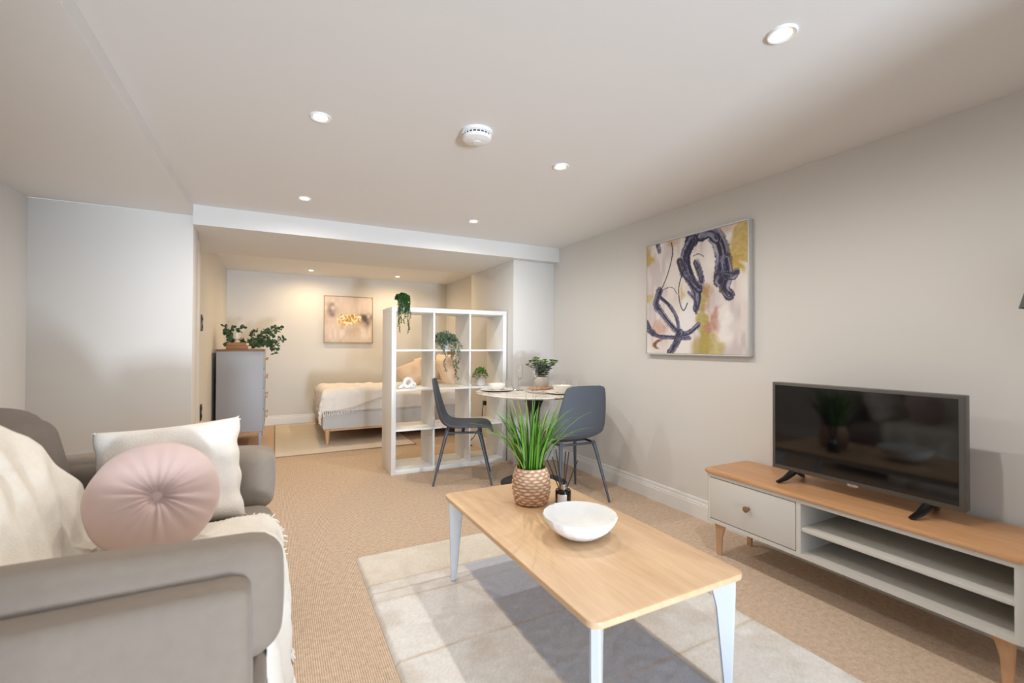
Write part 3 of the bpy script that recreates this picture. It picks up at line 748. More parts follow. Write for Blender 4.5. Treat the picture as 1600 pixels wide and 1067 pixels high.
# canvas faces -X; u runs from the far side (left in view) to the near side
painted_grid('canvas', 240, 232, lambda u, v: (-0.0355, 0.408-0.816*u, -0.395+0.79*v), abstract, M['paint'], t)
box('canvas_back', (-0.034, -0.409, -0.396), (-0.002, 0.409, 0.396), M['frame_back'], t)
for a, b in (((-0.040, -0.420, -0.406), (-0.001, -0.411, 0.406)), ((-0.040, 0.411, -0.406), (-0.001, 0.420, 0.406)), ((-0.040, -0.411, 0.397), (-0.001, 0.411, 0.406)), ((-0.040, -0.411, -0.406), (-0.001, 0.411, -0.397))):
    box('frame_bar', a, b, M['frame_silver'], t, 0.001)
def goldart(U, V):
    V = 1-V
    c = np.ones(U.shape+(3,))*np.array((216, 198, 184.))
    n = vnoise(U, V, 6, 4, 90); n2 = vnoise(U, V, 18, 5, 91)
    c = mixc(c, (192, 170, 158), sm(n*0.6+n2*0.4, 0.4, 0.8)*0.6)
    c = mixc(c, (232, 220, 212), sm(V, 0.55, 0.75)*(1-sm(V, 0.85, 1))*sm(n2, 0.4, 0.8)*0.8)
    c = mixc(c, (226, 212, 204), (1-sm(V, 0.2, 0.45))*0.35)
    for cu, cv, ru, rv, k in ((0.14, 0.28, 0.10, 0.18, 0.7), (0.85, 0.44, 0.14, 0.09, 0.9), (0.88, 0.52, 0.07, 0.12, 0.7)):
        m = np.exp(-(((U-cu)/ru)**2+((V-cv)/rv)**2))*vnoise(U, V, 12, 12, 92); c = mixc(c, (84, 72, 74), np.clip(m*1.6, 0, 1)*k)
    w = (vnoise(U, V, 12, 12, 93)-0.5)*0.12
    m = sm(U+w, 0.28, 0.31)*(1-sm(U+w, 0.74, 0.78))*sm(V+w*0.6, 0.38, 0.40)*(1-sm(V+w, 0.58-0.12*0+0.0, 0.62))
    g = vnoise(U, V, 34, 34, 94)
    gold = np.where((g > 0.6)[..., None], np.array((246, 232, 196.)), np.where((g < 0.35)[..., None], np.array((176, 136, 70.)), np.array((220, 190, 128.))))
    c = c*(1-m[..., None])+gold*m[..., None]
    m2 = np.exp(-((U-0.36)/0.03)**2)*sm(V, 0.5, 0.55)*(1-sm(V, 0.68, 0.75)); c = mixc(c, (200, 168, 110), m2*0.8)
    return np.clip(c, 0, 255)
t = thing('gold_leaf_painting', (0.982, YB, 1.523), 'small square beige painting with gold leaf patch above the bed', 'painting')
painted_grid('canvas', 110, 110, lambda u, v: (-0.342+0.684*u, -0.0325, -0.342+0.684*v), goldart, M['paint'], t)
box('canvas_back', (-0.343, -0.031, -0.343), (0.343, -0.002, 0.343), M['frame_back'], t)
for a, b in (((-0.354, -0.040, -0.354), (-0.345, -0.001, 0.354)), ((0.345, -0.040, -0.354), (0.354, -0.001, 0.354)), ((-0.345, -0.040, 0.345), (0.345, -0.001, 0.354)), ((-0.345, -0.040, -0.354), (0.345, -0.001, -0.345))):
    box('frame_bar', a, b, M['gold'], t, 0.001)

# ------------------------------------------------------------------ open shelf unit (3 x 4)
t = thing('shelf_unit', (0.897, 4.0, 0), 'white open cube shelf unit three cells wide used as room divider', 'shelf')
Wd, Dp, Hh, Tt, tt = 1.119, 0.39, 1.47, 0.039, 0.016
cell = (Wd-2*Tt-2*tt)/3; rowh = (Hh-2*Tt-3*tt)/4
for x in (0, Wd-Tt): box('side_panel', (x, 0, 0), (x+Tt, Dp, Hh-Tt), M['melamine'], t, 0.001)
box('top_board', (0, 0, Hh-Tt), (Wd, Dp, Hh), M['melamine'], t, 0.001)
box('bottom_board', (Tt, 0, 0), (Wd-Tt, Dp, Tt), M['melamine'], t, 0.001)
zs = [Tt+rowh*(k+1)+tt*k for k in range(3)]
for k in range(3): box('shelf_board', (Tt, 0.002, zs[k]), (Wd-Tt, Dp-0.002, zs[k]+tt), M['melamine'], t, 0.0008)
edges = [Tt]+[z+tt for z in zs]; tops = zs+[Hh-Tt]
for c in range(2):
    x = Tt+cell*(c+1)+tt*c
    for z0, z1 in zip(edges, tops): box('divider', (x, 0.004, z0), (x+tt, Dp-0.004, z1), M['melamine'], t)
SHZ = [z+tt for z in zs]   # top faces of the three shelves
def leafobj(name, fn, m, parent):
    bm = bmesh.new(); fn(bm); return bmobj(name, bm, m, parent)
def strand(bmL, bmS, p0, path, leaf, w, dens, jit=0.008):
    addtube(bmS, path, 0.0012, 4)
    for a, b in zip(path, path[1:]):
        a = Vector(a); b = Vector(b); n = max(1, int((b-a).length*dens))
        for i in range(n):
            p = a.lerp(b, i/n)+rnd_unit()*jit*0.5
            leaf_faces(bmL, p, rnd_unit()+Vector((0, 0, -0.2)), Vector((0, 0, 1)), leaf*random.uniform(0.7, 1.2), w*random.uniform(0.7, 1.2))
def trailing(name, loc, label, leafm, strands, r, leaf, crown, pot, dens=260, potm='pot_white'):
    t = thing(name, loc, label, 'plant')
    ph, pr = pot
    lathe('pot', [(0, 0), (pr*0.7, 0), (pr, ph*0.55), (pr*0.98, ph), (pr*0.9, ph), (pr*0.88, ph*0.85), (0, ph*0.85)], M[potm], t, 28)
    L = bmesh.new(); St = bmesh.new()
    for k in range(crown):
        d = rnd_unit(); d.z = abs(d.z)*0.9
        p = Vector((0, 0, ph*0.85))+Vector((d.x*r, d.y*r, d.z*r*0.9))*random.uniform(0.6, 1)
        leaf_faces(L, p, d+rnd_unit()*0.8, Vector((0, 0, 1)), leaf*random.uniform(0.8, 1.3), leaf*0.7)
    for path in strands: strand(L, St, None, path, leaf*0.85, leaf*0.6, dens)
    bmobj('stems', St, M['stem'], t)
    o = bmobj('foliage', L, leafm, t); o['kind'] = 'stuff'
    return t
def hang(x, y0, drop, lead=0.06, top=0.06, sway=0.01):
    pts = [(x*0.5, -0.02, top)]
    pts.append((x, y0, top+0.01)); pts.append((x+random.uniform(-sway, sway), y0-0.008, top-0.05))
    n = 5
    for k in range(1, n+1): pts.append((x+random.uniform(-sway, sway), y0-0.01+random.uniform(-.004, .004), top-0.05-(drop-0.05)*k/n))
    return pts
random.seed(5)
trailing('trailing_bead_plant', (1.00, 4.055, 1.4703), 'dark green bead plant trailing over the top left corner of the shelf unit', M['leaf_deep'],
         [hang(random.uniform(-0.05, 0.05), -0.064, random.uniform(0.07, 0.16), top=0.09) for _ in range(16)]+[hang(-0.045, -0.066, 0.30, top=0.07), hang(-0.03, -0.068, 0.22, top=0.07), hang(0.0, -0.070, 0.22, top=0.07), hang(0.012, -0.068, 0.17, top=0.07), hang(0.035, -0.066, 0.30, top=0.07), hang(0.045, -0.068, 0.27, top=0.07), hang(-0.048, -0.066, 0.24, top=0.07), hang(0.02, -0.066, 0.12, top=0.07)], 0.062, 0.015, 1200, (0.085, 0.034), 420)
z2 = SHZ[2]
trailing('trailing_ivy', (1.41, 4.075, z2+0.0003), 'grey-green leafy trailing plant in white pot in the top middle cell', M['leaf_grey'],
         [hang(random.uniform(-0.10, 0.09), -0.086, random.uniform(0.055, 0.09), top=0.11, sway=0.02) for _ in range(9)]+[hang(-0.03, -0.088, 0.29, top=0.08, sway=0.02), hang(0.05, -0.088, 0.33, top=0.08, sway=0.02), hang(0.075, -0.09, 0.36, top=0.08, sway=0.02), hang(0.09, -0.088, 0.26, top=0.08, sway=0.02), hang(0.03, -0.088, 0.16, top=0.08),
          [(0, 0, 0.10), (0.08, -0.03, 0.12), (0.13, -0.05, 0.05), (0.155, -0.06, 0.015)], [(0, 0, 0.10), (-0.07, -0.04, 0.11), (-0.105, -0.06, 0.04), (-0.11, -0.06, 0.02)]], 0.105, 0.026, 640, (0.085, 0.048), 210)
z1 = SHZ[1]
t = thing('small_potted_plant', (1.775, 4.09, z1+0.0003), 'small bright green plant in round white pot in the right-hand shelf cell', 'plant')
lathe('pot', [(0, 0), (0.030, 0), (0.046, 0.018), (0.051, 0.045), (0.048, 0.075), (0.042, 0.079), (0.040, 0.07), (0, 0.07)], M['pot_white'], t, 32)
L = bmesh.new()
for k in range(420):
    d = rnd_unit(); d.z = abs(d.z)
    p = Vector((d.x*0.072, d.y*0.055, 0.078+d.z*0.078*(0.75+0.5*random.random())))
    leaf_faces(L, p, d+rnd_unit()*0.5, Vector((0, 0, 1)), 0.016, 0.011)
bmobj('foliage', L, M['leaf_bright'], t)['kind'] = 'stuff'
# white knot ornament: two interlocked rounded links and a trailing arm
t = thing('knot_ornament', (1.06, 4.09, z1+0.0003), 'white sculptural knot ornament in the left-hand shelf cell', 'ornament')
def ring(c, rx, rz, tilt, rad, name):
    pts = []
    for k in range(25):
        a = 2*PI*k/24; pts.append((c[0]+rx*math.cos(a)*math.cos(tilt), c[1]+rx*math.cos(a)*math.sin(tilt), c[2]+rz*math.sin(a)))
    bm = bmesh.new(); addtube(bm, pts, rad, 12, False); bmesh.ops.remove_doubles(bm, verts=bm.verts, dist=0.0008)
    bmesh.ops.recalc_face_normals(bm, faces=bm.faces); bmobj(name, bm, M['plaster'], t, smooth=True)
ring((0.005, 0, 0.052), 0.040, 0.036, 0.3, 0.016, 'link')
ring((0.045, 0.01, 0.030), 0.036, 0.018, -0.9, 0.012, 'link')
tube('arm', [(-0.085, -0.01, 0.012), (-0.06, -0.008, 0.020), (-0.03, 0, 0.050), (0.0, 0.01, 0.088)], [0.010, 0.015, 0.016, 0.014], M['plaster'], t, 12)

# ------------------------------------------------------------------ dining table, chairs and settings
TX, TY, TZ = 1.90, 3.26, 0.755
t = thing('dining_table', (TX, TY, 0), 'round white marble pedestal table with black trumpet base in the corner', 'table')
lathe('tabletop', [(0, TZ-0.020), (0.44, TZ-0.020), (0.475, TZ-0.010), (0.482, TZ-0.004), (0.480, TZ), (0, TZ)], M['marble'], t, 80, sharp=30)
lathe('pedestal', [(0, 0), (0.27, 0), (0.275, 0.006), (0.26, 0.014), (0.16, 0.030), (0.08, 0.065), (0.045, 0.14), (0.034, 0.28), (0.034, 0.46), (0.05, 0.62), (0.085, 0.70), (0.12, TZ-0.020), (0, TZ-0.020)], M['black'], t, 56)
def make_chair(name, loc, rz, label):
    """moulded shell chair facing local +Y, four splayed tapered metal legs"""
    t = thing(name, loc, label, 'chair', rz, 'charcoal dining chairs')
    prof = [(0.238, 0.418), (0.222, 0.446), (0.17, 0.460), (0.06, 0.452), (-0.05, 0.443), (-0.125, 0.450), (-0.180, 0.488), (-0.210, 0.550), (-0.228, 0.63), (-0.243, 0.71), (-0.256, 0.79), (-0.262, 0.835), (-0.264, 0.850)]
    wid = [0.150, 0.190, 0.212, 0.222, 0.224, 0.222, 0.218, 0.214, 0.204, 0.190, 0.174, 0.155, 0.110]
    dish = [0.0, 0.003, 0.008, 0.016, 0.028, 0.036, 0.040, 0.038, 0.030, 0.022, 0.016, 0.012, 0.008]
    def interp(arr, s):
        x = s*(len(arr)-1); i = min(int(x), len(arr)-2); f = x-i
        a = np.array(arr, float)
        p0 = a[max(i-1, 0)]; p1 = a[i]; p2 = a[i+1]; p3 = a[min(i+2, len(a)-1)]
        return 0.5*((2*p1)+(-p0+p2)*f+(2*p0-5*p1+4*p2-p3)*f*f+(-p0+3*p1-3*p2+p3)*f**3)
    nu, nv = 44, 20
    V = []
    for i in range(nu+1):
        s = i/nu; p = interp(prof, s); q = interp(prof, min(1, s+0.01)); q0 = interp(prof, max(0, s-0.01))
        d = q-q0; d = d/np.linalg.norm(d); nrm = np.array((d[1], -d[0]))
        if nrm[1] < 0 and s < 0.3: nrm = -nrm
        # normal towards the sitter: up on the seat, forward on the back
        if s >= 0.3 and nrm[0] < 0: nrm = -nrm
        k = min(1, max(0, (s-0.28)/0.30)); k = k*k*(3-2*k); nrm = np.array((math.sin(k*1.5), math.cos(k*1.5)))
        w = float(interp(wid, s)); ds = float(interp(dish, s))
        for j in range(nv+1):
            v = -1+2*j/nv; x = w*v*(1-0.03*v*v)
            e = ds*abs(v)**2.4
            V.append((x, p[0]+nrm[0]*e, p[1]+nrm[1]*e))
    bm = bmesh.new(); vs = [bm.verts.new(v) for v in V]
    for i in range(nu):
        for j in range(nv): bm.faces.new((vs[i*(nv+1)+j], vs[(i+1)*(nv+1)+j], vs[(i+1)*(nv+1)+j+1], vs[i*(nv+1)+j+1]))
    bmesh.ops.recalc_face_normals(bm, faces=bm.faces)
    thicken(bm, 0.013)
    bmobj('seat_shell', bm, M['chair'], t, smooth=True)
    bm = bmesh.new()
    ringp = [(0.16*math.cos(a) if True else 0, -0.0+0.165*math.sin(a), 0.418) for a in [k*2*PI/32 for k in range(33)]]
    ringp = [(max(-0.145, min(0.145, x*1.25)), max(-0.14, min(0.15, y*1.2)), z) for x, y, z in ringp]
    addtube(bm, ringp, 0.009, 8, False); addbox(bm, (-0.14, -0.012, 0.410), (0.14, 0.012, 0.428))
    bmesh.ops.recalc_face_normals(bm, faces=bm.faces)
    bmobj('under_frame', bm, M['chair_leg'], t, autosmooth=50)
    for sx in (-1, 1):
        for sy in (-1, 1):
            tube('leg', [(sx*0.135, sy*0.125, 0.432), (sx*0.150, sy*0.150, 0.36), (sx*0.208, sy*0.236, 0.0)], [0.014, 0.013, 0.0075], M['chair_leg'], t, 12)
    return t
make_chair('dining_chair', (1.425, 3.640, 0), math.radians(-112.7), 'charcoal shell dining chair seen side on in front of the shelf unit')
make_chair('dining_chair', (1.965, 2.860, 0), math.radians(-4), 'charcoal shell dining chair with its back to the camera by the right wall')

def plate(x, y, r, label):
    p = lathe('dinner_plate', [(0, 0), (r*0.55, 0), (r*0.66, 0.003), (r, 0.013), (r, 0.016), (r*0.66, 0.010), (r*0.55, 0.006), (0, 0.006)], M['ceramic'], None, 48, (x, y, TZ+0.0003), 50)
    tag(p, label, 'plate', 'white dinner plates')
def sbowl(x, y, r, h, label):
    p = lathe('soup_bowl', [(0, 0), (r*0.5, 0), (r*0.52, 0.004), (r*0.82, h*0.4), (r, h), (r*0.96, h), (r*0.78, h*0.42), (r*0.48, 0.010), (0, 0.008)], M['ceramic'], None, 44, (x, y, TZ+0.0068), 50)
    tag(p, label, 'bowl', 'white soup bowls')
plate(1.645, 3.44, 0.138, 'white plate at the left of the round table, nearest the shelf unit')
sbowl(1.645, 3.44, 0.075, 0.055, 'cream soup bowl stacked on the plate nearest the shelf unit')
plate(2.015, 3.02, 0.138, 'white plate at the right of the round table, by the chair seen from behind')
sbowl(2.015, 3.02, 0.078, 0.058, 'cream soup bowl stacked on the plate by the chair seen from behind')
def flute(x, y, label):
    t = thing('champagne_flute', (x, y, TZ+0.0003), label, 'glass', group='champagne flutes on the round table')
    lathe('bowl', [(0.004, 0.092), (0.012, 0.100), (0.022, 0.125), (0.026, 0.155), (0.024, 0.195), (0.021, 0.220), (0.0202, 0.220), (0.023, 0.195), (0.025, 0.155), (0.021, 0.126), (0.011, 0.102), (0, 0.097)], M['glass'], t, 28, sharp=60)
    lathe('stem', [(0, 0.002), (0.033, 0.0), (0.033, 0.0015), (0.010, 0.005), (0.0038, 0.012), (0.0034, 0.05), (0.004, 0.092), (0, 0.093)], M['glass'], t, 28, sharp=60)
flute(1.825, 3.37, 'clear champagne flute left of the other, beside the left plate')
flute(1.945, 3.33, 'clear champagne flute in front of the eucalyptus pot')
def tumbler(x, y, label):
    g = lathe('tumbler', [(0, 0), (0.026, 0), (0.028, 0.003), (0.033, 0.085), (0.0315, 0.085), (0.0268, 0.008), (0, 0.008)], M['glass'], None, 28, (x, y, TZ+0.0003), 50)
    tag(g, label, 'glass', 'tumblers on the round table')
tumbler(1.78, 3.57, 'clear tumbler behind the left plate, nearest the white pillar')
tumbler(1.86, 3.52, 'clear tumbler behind the left champagne flute')
tumbler(2.20, 3.27, 'clear tumbler behind the right bowl, left of its pair')
tumbler(2.24, 3.16, 'clear tumbler half hidden by the back of the right chair')
bm = bmesh.new(); o = [(-0.15, -0.02), (-0.02, -0.13), (0.16, -0.01), (0.03, 0.12)]
pm = prism('serving_board', [(p[0], p[1]) for p in o], 0, 0.014, M['oak_leg'], None, 0.004, (2.085, 3.46, TZ+0.0003)); bm.free()
tag(pm, 'brown wooden serving board under the eucalyptus pot', 'board')
def cutlery(x, y, rz, label, kind, z=0.0003):
    t = thing(kind, (x, y, TZ+z), label, kind, rz, 'cutlery on the round table')
    box('handle', (-0.005, -0.09, 0), (0.005, 0.03, 0.003), M['steel'], t, 0.0012)
    if kind == 'fork':
        for k in range(4): box('tine', (-0.0095+k*0.0055, 0.045, 0.0005), (-0.0070+k*0.0055, 0.09, 0.0025), M['steel'], t)
        box('neck', (-0.0105, 0.028, 0), (0.0105, 0.048, 0.003), M['steel'], t, 0.001)
    else:
        prism('knife_blade', [(-0.006, 0.03), (0.008, 0.03), (0.009, 0.09), (0.002, 0.118), (-0.006, 0.112)], 0.0002, 0.0022, M['steel'], t)
cutlery(1.83, 3.10, 0.35, 'steel fork beside the right plate at table edge', 'fork')
cutlery(1.865, 3.17, 0.35, 'steel knife lying left of the fork by right plate', 'knife')
cutlery(1.515, 3.29, 0.9, 'steel knife on table edge in front of the left plate', 'knife')
cutlery(1.80, 3.47, 0.9, 'steel fork between left plate and left flute', 'fork')
# eucalyptus pot
t = thing('potted_eucalyptus', (2.10, 3.47, TZ+0.0146), 'artificial eucalyptus with lime tips in a grey pot on the round table', 'plant')
lathe('pot', [(0, 0), (0.050, 0), (0.062, 0.03), (0.066, 0.075), (0.060, 0.090), (0.055, 0.090), (0.054, 0.08), (0, 0.08)], M['pot_grey'], t, 36)
L = bmesh.new(); L2 = bmesh.new(); St = bmesh.new()
random.seed(21)
for k in range(20):
    a = 2*PI*k/20+random.uniform(-0.2, 0.2); ln = random.uniform(0.05, 0.15)
    top = Vector((math.cos(a)*ln, math.sin(a)*ln, random.uniform(0.20, 0.27)-ln*0.2))
    p0 = Vector((math.cos(a)*0.02, math.sin(a)*0.02, 0.08)); mid = p0.lerp(top, 0.5)+Vector((0, 0, 0.02))
    addtube(St, [p0, mid, top], 0.0015, 4)
    for i in range(9):
        s = 0.12+0.88*i/9
        p = p0.lerp(top, s)+Vector((0, 0, 0.02*math.sin(PI*s)))
        d = Vector((math.cos(i*2.4+k), math.sin(i*2.4+k), 0.25))
        leaf_faces(L, p, d, Vector((0, 0, 1)), random.uniform(0.034, 0.048), random.uniform(0.030, 0.042))
    for i in range(6):
        leaf_faces(L2 if k % 3 else L, top, Vector((math.cos(i*1.05), math.sin(i*1.05), 0.9)), Vector((0, 0, 1)), 0.030, 0.024)
bmobj('stems', St, M['stem'], t)
bmobj('foliage', L, M['leaf_euc'], t)['kind'] = 'stuff'
o = bmobj('leaf_tips', L2, M['leaf_tip'], t); o['kind'] = 'stuff'

# ------------------------------------------------------------------ sofa
t = thing('sofa', (-0.48, 1.78, 0), 'light greige fabric two-seat sofa with padded loose arm cushions, at left', 'sofa')
def L3(x, y, z): return (x+0.48, y-1.78, z)
def blk(name, a, b, m, r, puff, wr=0.003, n=18, seed=0, fr=5.0, rot=None):
    c = [(a[i]+b[i])/2 for i in range(3)]
    return soft(name, [b[i]-a[i] for i in range(3)], m, t, L3(*c), r, puff, wr, n, seed, fr, rot)
blk('base', (-0.98, 1.24, 0.07), (-0.06, 2.36, 0.30), M['sofa'], 0.03, 0.006, 0.002, 14, 1)
blk('seat_cushion', (-0.70, 1.36, 0.295), (-0.004, 2.24, 0.455), M['sofa'], 0.055, 0.018, 0.005, 24, 2)
ROLL = blk('front_roll', (-0.11, 1.24, 0.10), (-0.022, 2.36, 0.29), M['sofa'], 0.046, 0.004, 0.003, 22, 9)
for k, (y0, y1, s) in enumerate(((1.115, 1.235, 3), (2.365, 2.485, 4))):
    blk('arm_frame', (-0.98, y0, 0.07), (-0.045, y1, 0.605), M['sofa'], 0.028, 0.006, 0.003, 26, s)
blk('arm_cushion', (-0.90, 1.215, 0.395), (0.012, 1.375, 0.664), M['sofa'], 0.058, 0.008, 0.006, 26, 5, 4.0, Matrix.Rotation(math.radians(1.6), 4, 'Y'))
blk('arm_cushion', (-0.90, 2.225, 0.425), (-0.006, 2.385, 0.690), M['sofa'], 0.050, 0.012, 0.006, 26, 6, 4.0, Matrix.Rotation(math.radians(1.5), 4, 'Y'))
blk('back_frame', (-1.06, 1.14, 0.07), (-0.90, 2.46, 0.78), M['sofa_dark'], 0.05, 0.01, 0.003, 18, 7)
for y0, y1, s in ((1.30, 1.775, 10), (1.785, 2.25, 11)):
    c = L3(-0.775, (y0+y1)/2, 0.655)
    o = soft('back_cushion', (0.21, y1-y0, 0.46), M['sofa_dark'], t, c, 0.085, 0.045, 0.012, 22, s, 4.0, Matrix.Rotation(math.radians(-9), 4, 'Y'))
for x in (-0.93, -0.14):
    for y in (1.25, 2.36):
        tube('foot', [L3(x, y, 0.0), L3(x, y, 0.075)], [0.018, 0.024], M['oak_dark'], t, 12)

# white cushion leaning on the far arm, velvet round cushion in front
V, F = pillow_mesh(0.455, 0.395, 0.17, 40, 3, 0.010, pinch=0.055)
t = thing('scatter_cushion', (-0.338, 2.085, 0.640), 'rectangular cream textured cushion leaning on the far sofa arm', 'cushion')
o = from_py('cover', xf(V, (math.radians(-20), math.radians(-3.5), math.radians(3))), F, M['cream_knit'], t)
bm = bmesh.new(); random.seed(4)
from mathutils import Euler
Mx = Euler((math.radians(-20), math.radians(-3.5), math.radians(3))).to_matrix()
for sx in (-1, 1):
    for sz in (-1, 1):
        p = Mx @ Vector((sx*0.2275, 0, sz*0.1975))
        for k in range(14): addtube(bm, [p-Mx @ Vector((sx, 0, sz))*0.02, p-Mx @ Vector((sx, 0, sz))*0.008+rnd_unit()*0.010], 0.0016, 4)
bmobj('corner_tufts', bm, M['cream_knit'], t)['kind'] = 'stuff'
t = thing('round_cushion', (-0.332, 1.80, 0.646), 'round pleated blush pink velvet cushion with central button', 'cushion')
nr, na = 34, 144; V = []; F = []
R0 = 0.174
for s in (1, -1):
    for i in range(nr+1):
        rr = i/nr
        for j in range(na):
            a = 2*PI*j/na
            prof = 0.074*(max(0, 1-rr**3.2))**0.55*(1-0.62*math.exp(-(rr/0.17)**2))
            pl = noise.noise(Vector((math.cos(a)*5.5, math.sin(a)*5.5, s*4)))
            pl2 = math.sin(19*a+2.2*noise.noise(Vector((math.cos(a)*2, math.sin(a)*2, 7))))
            amp = 0.0050*(pl2*0.7+pl*1.5)*min(1, rr*5)*(1-rr**2.0)*(1.0 if rr > 0.05 else 0)
            Rw = R0*(1+0.018*noise.noise(Vector((math.cos(a)*2, math.sin(a)*2, 1))))
            V.append((Rw*rr*math.cos(a), -s*(prof+amp), Rw*rr*math.sin(a)))
def vi(s, i, j): return (0 if s == 1 else (nr+1)*na)+i*na+(j % na)
for s in (1, -1):
    for i in range(nr):
        for j in range(na):
            q = (vi(s, i, j), vi(s, i+1, j), vi(s, i+1, j+1), vi(s, i, j+1)); F.append(q if s == 1 else q[::-1])
for j in range(na): F.append((vi(1, nr, j), vi(-1, nr, j), vi(-1, nr, j+1), vi(1, nr, j+1)))
RC = (math.radians(-20), 0, math.radians(14))
from_py('velvet_cover', xf(V, RC), F, M['pink'], t)
bm = bmesh.new(); addlathe(bm, [(0, 0.014), (0.012, 0.013), (0.020, 0.007), (0.021, 0), (0, 0)], 24)
bmesh.ops.transform(bm, matrix=Matrix.Translation(Euler(RC).to_matrix() @ Vector((0, -0.026, 0))) @ Euler(RC).to_matrix().to_4x4() @ Matrix.Rotation(PI/2, 4, 'X'), verts=bm.verts)
bmesh.ops.recalc_face_normals(bm, faces=bm.faces)
bmobj('button', bm, M['pink'], t, smooth=True)

# cream throw: over the near back cushion, down on to the seat, across and over the front
def poly_at(path, s):
    L = [0]
    for a, b in zip(path, path[1:]): L.append(L[-1]+math.hypot(b[0]-a[0], b[1]-a[1]))
    d = s*L[-1]
    for k in range(len(path)-1):
        if d <= L[k+1] or k == len(path)-2:
            f = (d-L[k])/max(1e-9, L[k+1]-L[k]); return (path[k][0]+(path[k+1][0]-path[k][0])*f, path[k][1]+(path[k+1][1]-path[k][1])*f)
tp = [(-1.085, 0.58), (-1.085, 0.79), (-0.97, 0.845), (-0.865, 0.925), (-0.80, 0.945), (-0.70, 0.925), (-0.645, 0.86), (-0.605, 0.76), (-0.575, 0.66), (-0.56, 0.58), (-0.545, 0.52), (-0.50, 0.490), (-0.44, 0.482), (-0.30, 0.484), (-0.12, 0.486), (-0.03, 0.480), (0.004, 0.458), (0.018, 0.40), (0.024, 0.30), (0.030, 0.20), (0.036, 0.04)]
def throw(u, v):
    x, z = poly_at(tp, u)
    far = 1.74+0.33*max(0, min(1, (0.93-z)/0.36)) if x < -0.5 else 1.955
    if x > -0.05: far = 1.955-0.05*min(1, (0.48-z)/0.25 if z < 0.48 else 0)
    if x < -0.95: far = 1.72
    near = 1.40 if x > -0.62 else 1.335
    y = near+(far-near)*v
    y += 0.014*noise.noise(Vector((u*11, v*2, 4)))*(0.5+v)
    nzn = 0.5+0.5*math.sin(y*46+3.0*noise.noise(Vector((u*3, v*2.2, 1))))
    amp = 0.014 if x < -0.5 else 0.008
    f = nzn*amp+0.006*(1+noise.noise(Vector((x*18, y*18, z*18))))
    if x < -0.9: return (x-f, y, z)
    if x < -0.5: return (x+f*0.85, y, z+f*0.35)
    if x > 0.0 and z < 0.45:
        k = min(1, (0.45-z)/0.12); w = max(0, 1-v/0.22)      # near edge tucks back towards the sofa front
        return (x+f+0.012*k*math.sin(v*17+z*6)-k*w*w*0.065, y+k*0.05*(1-v), z)
    return (x, y, z+f*0.9)
t = thing('sofa_throw', (0, 0, 0), 'cream fleece throw draped over sofa back, seat and front edge', 'blanket')
sheet('cloth', throw, 170, 56, M['cream'], t, 0.008)
bm = bmesh.new(); random.seed(8)
for k in range(46):
    v = k/45; p = Vector(throw(1.0, v))
    pts = [p, p+Vector((random.uniform(0, .01), random.uniform(-.006, .006), -0.018)), p+Vector((random.uniform(0, .016), random.uniform(-.012, .012), -0.038))]
    addtube(bm, pts, [0.003, 0.0025, 0.002], 4)
for k in range(34):   # loose fringe along the far side where the cloth turns over the seat front
    u = 0.70+0.27*k/33; p = Vector(throw(u, 1.0))
    addtube(bm, [p, p+Vector((random.uniform(0.0, 0.014), random.uniform(0.004, 0.022), random.uniform(-.022, .004)))], [0.003, 0.0016], 4)
o = bmobj('fringe', bm, M['cream_knit'], t); o['kind'] = 'stuff'
t.location = (-0.3, 1.65, 0.48)
for ch in t.children: ch.location = (0.3, -1.65, -0.48)

# ------------------------------------------------------------------ chest of drawers
t = thing('chest_of_drawers', (-0.345, 6.13, 0), 'tall blue-grey chest of drawers with oak legs and knobs in the bedroom', 'chest of drawers')
x0, x1, y0, y1, za, zb = -0.215, 0.225, -0.41, 0.41, 0.185, 1.065
bm = bmesh.new(); addbox(bm, (x0, y0, za), (x1, y1, zb), 0.006); bmobj('body', bm, M['chest_paint'], t, autosmooth=40)
box('oak_top', (x0-0.006, y0-0.008, zb), (x1+0.008, y1+0.008, zb+0.018), M['oak_dark'], t, 0.003)
box('base_rail', (x0+0.02, y0+0.02, za-0.02), (x1-0.01, y1-0.02, za), M['oak_leg'], t, 0.002)
zr = [(0.205, 0.415), (0.430, 0.640), (0.655, 0.855), (0.870, 1.055)]
for a, b in zr:
    d = box('drawer', (x1, y0+0.02, a), (x1+0.010, y1-0.02, b), M['chest_paint'], t, 0.002)
    for y in (-0.20, 0.24):
        bm = bmesh.new(); addlathe(bm, [(0, 0), (0.006, 0), (0.006, 0.010), (0.017, 0.026), (0.017, 0.030), (0, 0.030)], 18)
        bmesh.ops.transform(bm, matrix=Matrix.Rotation(PI/2, 4, 'Y'), verts=bm.verts); bmesh.ops.recalc_face_normals(bm, faces=bm.faces)
        bmobj('knob', bm, M['oak_leg'], d, (x1+0.010, y, (a+b)/2+0.01), autosmooth=40)
for sx in (x0+0.035, x1-0.03):
    for sy in (y0+0.035, y1-0.035): tube('leg', [(sx, sy, 0), (sx, sy, za-0.01)], [0.013, 0.021], M['chest_paint'], t, 14)
ZT = 1.0835
